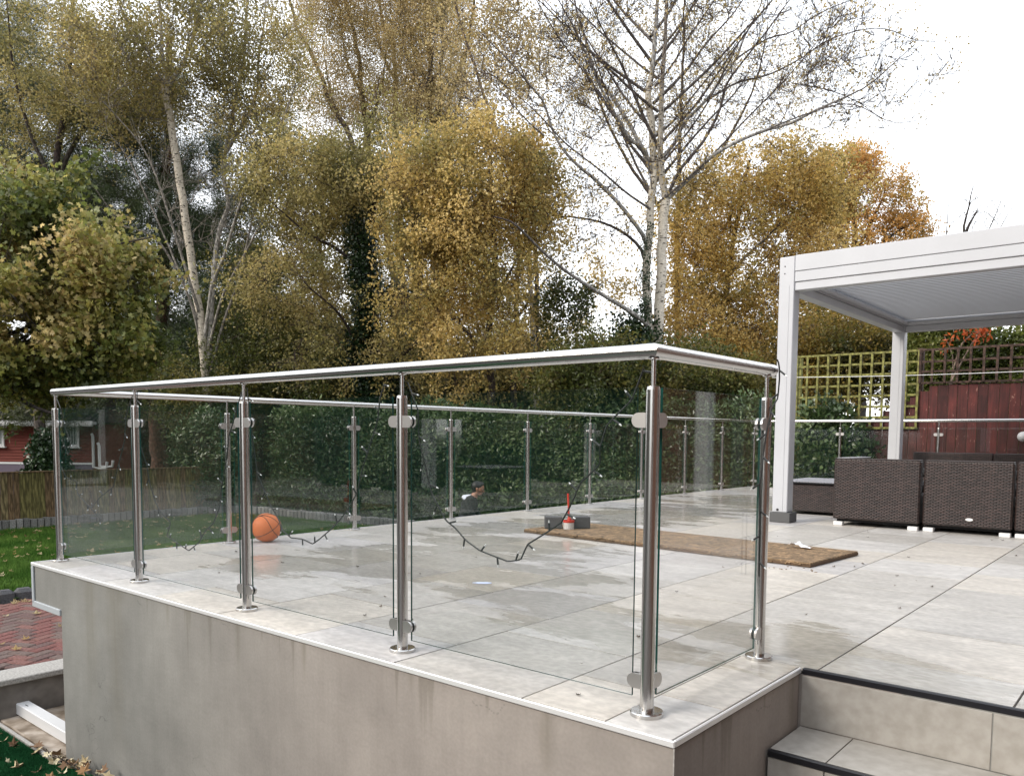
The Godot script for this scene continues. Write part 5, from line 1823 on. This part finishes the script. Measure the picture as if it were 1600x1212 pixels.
	b.tube(PackedVector3Array([Vector3(0.005, 0.03, 0.0), Vector3(-0.003, 0.17, 0.0), Vector3(-0.012, 0.31, 0.0)]), 0.0075, 0.0095, 10, true)
	part("red_stick", b.done(), mats.red_paint, tin)
	# scraps
	b = MB.new()
	var f := FastNoiseLite.new()
	f.seed = 3
	f.frequency = 9.0
	for i in 9:
		for j in 5:
			var q := []
			for w in [[0, 0], [1, 0], [1, 1], [0, 1]]:
				var x: float = (i + w[0]) * 0.017 - 0.07
				var z: float = (j + w[1]) * 0.014 - 0.035
				q.append(Vector3(x, 0.012 + maxf(0.0, 0.04 - 0.6 * absf(x + 0.03)) * (0.6 + f.get_noise_2d(x, z)) + 0.012 * f.get_noise_2d(x * 2.0, z * 2.0), z))
			b.tri(q[0], q[1], q[2], Vector3.UP)
			b.tri(q[0], q[2], q[3], Vector3.UP)
	var paper := part("paper_scrap", b.done(), mats.paper, self, Vector3(-0.93, 0.033, -3.77))
	paper.set_meta("label", "crumpled white paper scrap on the right end of the chipboard sheet")
	paper.set_meta("category", "paper")
	b = MB.new()
	var o2 := []
	for i in 12:
		o2.append(Vector2(cos(TAU * i / 12) * (0.052 + 0.008 * sin(i * 2.3)), sin(TAU * i / 12) * (0.026 + 0.004 * cos(i * 3.1))))
	b.prism(Vector3.ZERO, o2, Vector3(0.8, 0, -0.6), Vector3(-0.6, 0, -0.8), Vector3(0, 0.002, 0))
	var lit := part("wrapper", b.done(), mats.blue_paper, self, Vector3(-1.83, 0.0015, -1.28))
	lit.set_meta("label", "small flat bluish wrapper lying on the damp tiles")
	lit.set_meta("category", "wrapper")
	var bar := thing("metal_bar", "white square metal bar lying on the slabs by the low retaining wall", "bar", Vector3(-4.56, -1.158, 0.035))
	b = MB.new()
	b.box(Vector3(0, 0.042, 0), Vector3(0.98, 0.08, 0.085), 0.005)
	part("tube", b.done(), mats.white_trim, bar)
	b = MB.new()
	b.box(Vector3(-0.38, 0.0835, 0.01), Vector3(0.05, 0.002, 0.005), 0.0)
	part("slot", b.done(), mats.black_rubber, bar)


# ---------------------------------------------------------------- fairy lights
func lights_string() -> void:
	var root := thing("fairy_lights", "black cable of fairy lights looping along the inside of the balustrades", "string lights", Vector3(-2.2, 0.5, -0.04))
	var loops := [
		[2, -0.045, [[84, 612], [96, 640], [99, 668], [112, 690], [106, 712], [97, 690], [92, 720], [104, 745], [118, 752], [122, 770], [134, 788], [150, 806], [157, 811]]],
		[2, -0.05, [[205, 618], [196, 645], [191, 692], [183, 740], [175, 760], [158, 777], [145, 793], [136, 789]]],
		[2, -0.045, [[212, 612], [214, 660], [222, 700], [227, 727], [232, 755], [240, 785], [250, 800], [264, 816], [259, 837], [275, 846], [297, 860], [311, 847], [320, 830], [332, 817], [341, 792], [347, 762], [354, 720], [357, 682], [367, 650], [374, 612]]],
		[2, -0.045, [[384, 606], [395, 680], [404, 740], [419, 790], [432, 810], [441, 830], [457, 840], [470, 842], [486, 850], [499, 841], [517, 827], [530, 812], [542, 800], [550, 782], [561, 768], [566, 735], [575, 700], [592, 657], [594, 622], [600, 600]]],
		[2, -0.045, [[634, 597], [650, 640], [657, 690], [666, 735], [676, 770], [685, 787], [697, 812], [710, 825], [727, 845], [747, 860], [770, 867], [792, 877], [815, 874], [826, 850], [850, 834], [875, 817], [892, 790], [905, 755], [921, 739], [935, 725], [938, 700], [947, 664], [960, 650], [985, 625], [1006, 575]]],
		[0, 0.030, [[1214, 562], [1219, 570], [1219, 592], [1217, 622], [1207, 639], [1204, 659], [1197, 684], [1193, 708], [1190, 733], [1188, 758], [1187, 807], [1186, 900]]],
	]
	for lp in loops:
		var cv := Curve3D.new()
		var pts := []
		for q in lp[2]:
			var p := on(q[0], q[1], lp[0], lp[1])
			pts.append(p + Vector3(rng.randf_range(-0.004, 0.004), 0, rng.randf_range(-0.01, 0.01)))
		for i in pts.size():
			var tn: Vector3 = (pts[mini(i + 1, pts.size() - 1)] - pts[maxi(i - 1, 0)]) / 7.0
			cv.add_point(pts[i], -tn, tn)
		var length := cv.get_baked_length()
		var line := PackedVector3Array()
		var n := int(length / 0.02)
		for i in n + 1:
			line.append(cv.sample_baked(length * i / n) - root.position)
		var b := MB.new()
		b.tube(line, 0.0029, 0.0029, 6)
		var bl := MB.new()
		var s := 0.05
		var side := 1.0
		while s < length:
			var p := cv.sample_baked(s) - root.position
			var d := (cv.sample_baked(minf(s + 0.02, length)) - cv.sample_baked(maxf(s - 0.02, 0.0))).normalized()
			var out := (d * 0.5 + Vector3(-d.y, d.x, 0) * side + Vector3(0, -0.25, rng.randf_range(-0.3, 0.3))).normalized()
			var tip := p + out * rng.randf_range(0.026, 0.036)
			b.tube(PackedVector3Array([p, tip]), 0.0034, 0.0038, 6, true)
			bl.tube(PackedVector3Array([tip, tip + out * 0.009]), 0.0034, 0.0018, 8, true)
			s += rng.randf_range(0.085, 0.105)
			side = -side
		var o := part("cable", b.done(), mats.black_cable, root)
		var bu := part("bulbs", bl.done(), mats.clear_bulb, o)
		bu.set_meta("kind", "stuff")


# ---------------------------------------------------------------- fallen leaves
func leaf_shape(curl: float) -> ArrayMesh:
	var b := MB.new()
	var pts := []
	for k in 11:
		var a := -2.55 + 5.1 * k / 10.0
		var r := (0.60 if k % 2 == 0 else 0.36) * (1.0 - 0.14 * absf(a) / 2.55)
		var p := Vector3(cos(a) * r, 0, sin(a) * r)
		p.y = curl * (p.z * p.z * 2.2 + 0.25 * p.x * p.x) + 0.03 * sin(a * 5.0)
		pts.append(p)
	for k in 10:
		b.tri(Vector3.ZERO, pts[k], pts[k + 1], Vector3.UP)
	return b.done()


func leaves_on_ground() -> void:
	var shapes := [leaf_shape(0.25), leaf_shape(0.6), leaf_shape(1.0)]
	var tan_ := [Color(0.20, 0.11, 0.05), Color(0.42, 0.30, 0.13), Color(0.55, 0.46, 0.27), Color(0.40, 0.25, 0.10)]
	var where := []
	var tints := PackedColorArray()
	for i in 430:
		var p := Vector3(-14.25 + 6.0 * pow(rng.randf(), 1.7), -0.838, rng.randf_range(-8.0, 0.1))
		where.append(Transform3D(Basis.from_euler(Vector3(rng.randf_range(-0.3, 0.3), rng.randf() * TAU, rng.randf_range(-0.3, 0.3))).scaled(Vector3.ONE * rng.randf_range(0.045, 0.085)), p))
		tints.append(blend(tan_, p))
	for i in 60:
		var p := Vector3(rng.randf_range(-7.95, -7.75), -0.895, rng.randf_range(-2.2, 0.6))
		where.append(Transform3D(Basis.from_euler(Vector3(rng.randf_range(-0.4, 0.4), rng.randf() * TAU, rng.randf_range(-0.4, 0.4))).scaled(Vector3.ONE * rng.randf_range(0.05, 0.09)), p))
		tints.append(blend(tan_, p))
	for i in 26:
		var p := Vector3(rng.randf_range(-7.7, -5.4), -0.888, rng.randf_range(-2.4, 0.4))
		where.append(Transform3D(Basis.from_euler(Vector3(rng.randf_range(-0.2, 0.2), rng.randf() * TAU, 0)).scaled(Vector3.ONE * rng.randf_range(0.05, 0.09)), p))
		tints.append(blend(tan_, p))
	for i in 70:
		var p := Vector3(rng.randf_range(-4.3, 0.9), 0.003, rng.randf_range(-6.0, 0.0))
		if p.x > 0.1 and p.z > -0.95:
			continue
		where.append(Transform3D(Basis.from_euler(Vector3(rng.randf_range(-0.2, 0.2), rng.randf() * TAU, 0)).scaled(Vector3.ONE * rng.randf_range(0.008, 0.026)), p))
		tints.append(Color(0.10, 0.075, 0.05) * rng.randf_range(0.4, 1.6))
	var o := many("fallen_leaves", shapes[1], mats.leaf, self, where, tints)
	o.name = "fallen_leaves"
	var root := thing("leaf_pile", "dry brown leaves gathered on the turf along the foot of the terrace wall", "leaves", Vector3(-3.9, -1.17, 0.22))
	var lm := []
	for k in 4:
		var c: Color = [Color(0.30, 0.17, 0.075), Color(0.55, 0.44, 0.26), Color(0.62, 0.54, 0.36), Color(0.16, 0.09, 0.045)][k]
		lm.append(mat("dry_leaf_%d" % k, lin(c.r, c.g, c.b), 0.8))
	for i in 56:
		var p := Vector3.ZERO
		var lift := 0.02
		if i < 30:
			p.x = -3.75 + gauss() * 0.28
			p.z = 0.205 + absf(gauss()) * 0.045
			lift = 0.025 + rng.randf() * 0.05
		else:
			p.x = rng.randf_range(-5.1, -3.2)
			p.z = 0.27 + absf(gauss()) * 0.16
		p.y = slope_y(p.x) + lift
		var l := part("leaf", shapes[rng.randi_range(0, 2)], lm[rng.randi_range(0, 3)], root, p - root.position)
		l.transform.basis = Basis.from_euler(Vector3(rng.randf_range(-0.7, 0.7), rng.randf() * TAU, rng.randf_range(-0.7, 0.7))).scaled(Vector3.ONE * rng.randf_range(0.045, 0.085))
	var tw := MB.new()
	tw.col = Color(0.06, 0.04, 0.03)
	for i in 6:
		var x := -3.85 + rng.randf_range(-0.2, 0.3)
		var p := Vector3(x, slope_y(x) + 0.03, 0.22) - root.position
		tw.tube(PackedVector3Array([p, p + Vector3(rng.randf_range(-0.1, 0.1), 0.03, 0.03), p + Vector3(rng.randf_range(-0.2, 0.2), rng.randf_range(0.02, 0.08), 0.05)]), 0.004, 0.002, 5)
	part("twig", tw.done(), mats.bark, root)


# ---------------------------------------------------------------- the person beyond the railing
func field(caps: Array, p: Vector3, k: float) -> float:
	var d := 1e3
	for c in caps:
		var a: Vector3 = c[0]
		var ba: Vector3 = (c[1] as Vector3) - a
		var pa := p - a
		var t := clampf(pa.dot(ba) / maxf(ba.length_squared(), 1e-9), 0.0, 1.0)
		var e := (pa - ba * t).length() - lerpf(c[2], c[3], t)
		if c.size() > 4:
			d = maxf(d, -e)
			continue
		var h := maxf(k - absf(d - e), 0.0) / k
		d = minf(d, e) - h * h * k * 0.25
	return d


func nets(caps: Array, lo: Vector3, hi: Vector3, cell: float, k: float, into: MB, keep = null) -> void:
	var nx := int((hi.x - lo.x) / cell) + 2
	var ny := int((hi.y - lo.y) / cell) + 2
	var nz := int((hi.z - lo.z) / cell) + 2
	var f := PackedFloat32Array()
	f.resize(nx * ny * nz)
	for z in nz:
		for y in ny:
			for x in nx:
				var p := lo + Vector3(x, y, z) * cell
				var d := field(caps, p, k)
				if keep != null:
					d = maxf(d, keep.call(p))
				f[(z * ny + y) * nx + x] = d
	var vert := {}
	var norm := {}
	var step := [1, nx, nx * ny]
	for z in nz - 1:
		for y in ny - 1:
			for x in nx - 1:
				var i := (z * ny + y) * nx + x
				var inside := 0
				for q in 8:
					if f[i + (q & 1) + ((q >> 1) & 1) * nx + ((q >> 2) & 1) * nx * ny] < 0.0:
						inside += 1
				if inside == 0 or inside == 8:
					continue
				var sum := Vector3.ZERO
				var n := 0
				for axis in 3:
					for q in 4:
						var o := Vector3i.ZERO
						o[(axis + 1) % 3] = q & 1
						o[(axis + 2) % 3] = q >> 1
						var j: int = i + o.x + o.y * nx + o.z * nx * ny
						var a := f[j]
						var b := f[j + step[axis]]
						if (a < 0.0) != (b < 0.0):
							var p := Vector3(o)
							p[axis] += a / (a - b)
							sum += p
							n += 1
				var at_ := lo + (Vector3(x, y, z) + sum / n) * cell
				vert[i] = at_
				var e := cell * 0.6
				var g := Vector3.ZERO
				for axis in 3:
					var s := Vector3.ZERO
					s[axis] = e
					var d1 := field(caps, at_ + s, k)
					var d0 := field(caps, at_ - s, k)
					if keep != null:
						d1 = maxf(d1, keep.call(at_ + s))
						d0 = maxf(d0, keep.call(at_ - s))
					g[axis] = d1 - d0
				norm[i] = g.normalized()
	for z in range(1, nz - 1):
		for y in range(1, ny - 1):
			for x in range(1, nx - 1):
				var i := (z * ny + y) * nx + x
				for axis in 3:
					var a := f[i]
					var b := f[i + step[axis]]
					if (a < 0.0) == (b < 0.0):
						continue
					var u: int = step[(axis + 1) % 3]
					var w: int = step[(axis + 2) % 3]
					var q := [i, i - u, i - u - w, i - w]
					var ok := true
					for m in q:
						ok = ok and vert.has(m)
					if not ok:
						continue
					var out: Vector3 = norm[i]
					for tr in [[0, 1, 2], [0, 2, 3]]:
						var p0: Vector3 = vert[q[tr[0]]]
						var p1: Vector3 = vert[q[tr[1]]]
						var p2: Vector3 = vert[q[tr[2]]]
						var order: Array = [0, 2, 1] if (p1 - p0).cross(p2 - p0).dot(out) > 0.0 else [0, 1, 2]
						for m in order:
							into.v.append(vert[q[tr[m]]])
							into.n.append(norm[q[tr[m]]])
							into.c.append(Color.WHITE)


func bystander() -> void:
	var foot := at(732, 779, 12.6)
	foot.y = -1.08
	var t := thing("person", "person with short dark hair and pale collared dark top, leaning forward beyond the glass", "person", foot)
	t.rotation.y = 0.6975 - 0.15
	# faces +x; y up
	var hip := Vector3(-0.06, 0.60, 0)
	var chest := Vector3(0.02, 0.84, 0)
	var neck := Vector3(0.085, 0.955, 0)
	var head := Vector3(0.155, 1.075, 0)
	var body := [[hip, chest, 0.105, 0.115], [chest, neck, 0.11, 0.055], [neck, Vector3(0.12, 1.02, 0), 0.040, 0.038]]
	var top := [[hip + Vector3(0, -0.03, 0), chest, 0.118, 0.128], [chest, neck + Vector3(-0.01, -0.015, 0), 0.122, 0.062]]
	var legs := []
	for s in [-1.0, 1.0]:
		var sh := Vector3(0.045, 0.90, 0.135 * s)
		var el := Vector3(0.07, 0.71, 0.175 * s)
		var wr := Vector3(0.19, 0.60, 0.15 * s)
		body += [[chest + Vector3(0.02, 0.05, 0.06 * s), sh, 0.065, 0.05], [sh, el, 0.045, 0.036], [el, wr, 0.036, 0.024]]
		top += [[chest + Vector3(0.02, 0.05, 0.06 * s), sh, 0.078, 0.062], [sh, el, 0.058, 0.048], [el, wr.lerp(el, 0.15), 0.048, 0.036]]
		var kn := Vector3(0.05, 0.33, 0.075 * s)
		var an := Vector3(-0.03, 0.065, 0.075 * s)
		body += [[hip + Vector3(0, -0.03, 0.055 * s), kn, 0.075, 0.05], [kn, an, 0.05, 0.032], [an + Vector3(0, -0.03, 0), an + Vector3(0.13, -0.04, 0.01 * s), 0.034, 0.026]]
		legs += [[hip + Vector3(0, 0.0, 0.055 * s), kn, 0.092, 0.064], [kn, an + Vector3(0, 0.03, 0), 0.064, 0.05]]
		# palm, four fingers and thumb, loosely curled
		var d := (wr - el).normalized()
		var side := Vector3(0, 0, -s)
		var palm := wr + d * 0.045
		body += [[wr, palm, 0.022, 0.026]]
	var b := MB.new()
	nets(body, Vector3(-0.25, -0.02, -0.29), Vector3(0.32, 1.08, 0.29), 0.016, 0.035, b)
	for s in [-1.0, 1.0]:
		var el := Vector3(0.07, 0.71, 0.175 * s)
		var wr := Vector3(0.19, 0.60, 0.15 * s)
		var d := (wr - el).normalized()
		var palm := wr + d * 0.045
		var hand := [[wr, palm, 0.022, 0.027]]
		for i in 4:
			var o := Vector3(0, 0.0, (i - 1.5) * 0.0155)
			var l: float = [0.026, 0.030, 0.028, 0.022][i]
			var k0 := palm + d * 0.018 + o
			var k1 := k0 + d * l
			var k2 := k1 + (d + Vector3(-0.3, -0.7, 0)).normalized() * l * 0.7
			hand += [[k0, k1, 0.0085, 0.0078], [k1, k2, 0.0078, 0.0065]]
		var th := palm + Vector3(0, 0.0, -0.026 * s)
		hand += [[th - d * 0.02, th + d * 0.012 + Vector3(0, 0.004, -0.014 * s), 0.011, 0.009], [th + d * 0.012 + Vector3(0, 0.004, -0.014 * s), th + d * 0.034 + Vector3(0, -0.008, -0.014 * s), 0.009, 0.007]]
		nets(hand, palm - Vector3(0.09, 0.10, 0.06), palm + Vector3(0.12, 0.08, 0.06), 0.005, 0.008, b)
	# head: cranium, face, jaw, nose, lips, ears, brow, with eye hollows
	var f := Basis(Vector3(0, 0, 1), -0.18)
	var h := func(x: float, y: float, z: float) -> Vector3: return head + f * Vector3(x, y, z)
	var skull := [[h.call(-0.018, 0.028, 0), h.call(0.012, 0.030, 0), 0.078, 0.074], [h.call(0.022, -0.035, 0), h.call(0.040, -0.062, 0), 0.050, 0.032], [h.call(0.03, 0.0, 0.022), h.call(0.03, 0.0, -0.022), 0.048, 0.048], [h.call(0.076, 0.006, 0), h.call(0.094, -0.024, 0), 0.009, 0.0125], [h.call(0.072, -0.050, 0.012), h.call(0.072, -0.050, -0.012), 0.0085, 0.0085], [h.call(0.070, 0.024, 0.03), h.call(0.070, 0.024, -0.03), 0.012, 0.012], [neck, h.call(-0.01, -0.045, 0), 0.042, 0.042]]
	for s in [-1.0, 1.0]:
		skull.append([h.call(-0.008, 0.008, 0.078 * s), h.call(-0.004, -0.022, 0.076 * s), 0.015, 0.010])
		skull.append([h.call(0.086, 0.004, 0.030 * s), h.call(0.086, 0.004, 0.030 * s), 0.014, 0.014, true])
	nets(skull, head - Vector3(0.13, 0.13, 0.12), head + Vector3(0.14, 0.14, 0.12), 0.006, 0.014, b)
	var bo := part("body", b.done(), mats.skin, t)
	b = MB.new()
	for s in [-1.0, 1.0]:
		nets([[h.call(0.070, 0.004, 0.030 * s), h.call(0.071, 0.004, 0.030 * s), 0.0115, 0.0115]], h.call(0.07, 0.004, 0.030 * s) - Vector3.ONE * 0.016, h.call(0.07, 0.004, 0.030 * s) + Vector3.ONE * 0.018, 0.004, 0.001, b)
	part("eyes", b.done(), mats.eye_white, bo)
	b = MB.new()
	for s in [-1.0, 1.0]:
		nets([[h.call(0.0785, 0.004, 0.031 * s), h.call(0.0788, 0.004, 0.031 * s), 0.0062, 0.0062]], h.call(0.078, 0.004, 0.031 * s) - Vector3.ONE * 0.010, h.call(0.078, 0.004, 0.031 * s) + Vector3.ONE * 0.012, 0.003, 0.001, b)
		nets([[h.call(0.081, 0.024, 0.018 * s), h.call(0.074, 0.028, 0.042 * s), 0.005, 0.004]], h.call(0.078, 0.026, 0.030 * s) - Vector3.ONE * 0.024, h.call(0.078, 0.026, 0.030 * s) + Vector3.ONE * 0.026, 0.004, 0.001, b)
	part("irises_and_brows", b.done(), mats.dark_hair, bo)
	b = MB.new()
	var hair := [[h.call(-0.030, 0.040, 0), h.call(0.020, 0.052, 0), 0.088, 0.078], [h.call(-0.045, -0.005, 0.0), h.call(-0.045, -0.035, 0), 0.062, 0.045]]
	nets(hair, head - Vector3(0.17, 0.12, 0.13), head + Vector3(0.15, 0.18, 0.13), 0.008, 0.02, b, func(p): 
		var q: Vector3 = f.inverse() * (p - head)
		return (q.x - 0.035 - 0.75 * maxf(q.y - 0.035, -0.035)) * 0.8)
	part("hair", b.done(), mats.dark_hair, t)
	b = MB.new()
	nets(top, Vector3(-0.26, 0.45, -0.31), Vector3(0.32, 1.02, 0.31), 0.016, 0.03, b)
	part("top", b.done(), mats.dark_top, t)
	b = MB.new()
	nets([[Vector3(-0.075, 0.945, 0.0), Vector3(0.055, 0.945, 0.0), 0.035, 0.05], [Vector3(-0.05, 0.925, 0.07), Vector3(0.06, 0.905, 0.06), 0.022, 0.028], [Vector3(-0.05, 0.925, -0.07), Vector3(0.06, 0.905, -0.06), 0.022, 0.028]], Vector3(-0.18, 0.84, -0.18), Vector3(0.16, 1.04, 0.18), 0.010, 0.05, b)
	part("collar", b.done(), mats.pale_collar, t)
	b = MB.new()
	nets(legs, Vector3(-0.25, 0.0, -0.22), Vector3(0.25, 0.74, 0.22), 0.016, 0.03, b)
	part("trousers", b.done(), mats.dark_trousers, t)
	b = MB.new()
	for s in [-1.0, 1.0]:
		nets([[Vector3(-0.05, 0.035, 0.075 * s), Vector3(0.11, 0.03, 0.082 * s), 0.042, 0.034], [Vector3(-0.04, 0.05, 0.075 * s), Vector3(-0.03, 0.09, 0.075 * s), 0.040, 0.038]], Vector3(-0.12, -0.02, 0.075 * s - 0.08), Vector3(0.18, 0.15, 0.075 * s + 0.08), 0.012, 0.02, b, func(p): return -p.y - 0.005)
	part("shoes", b.done(), mats.black_rubber, t)
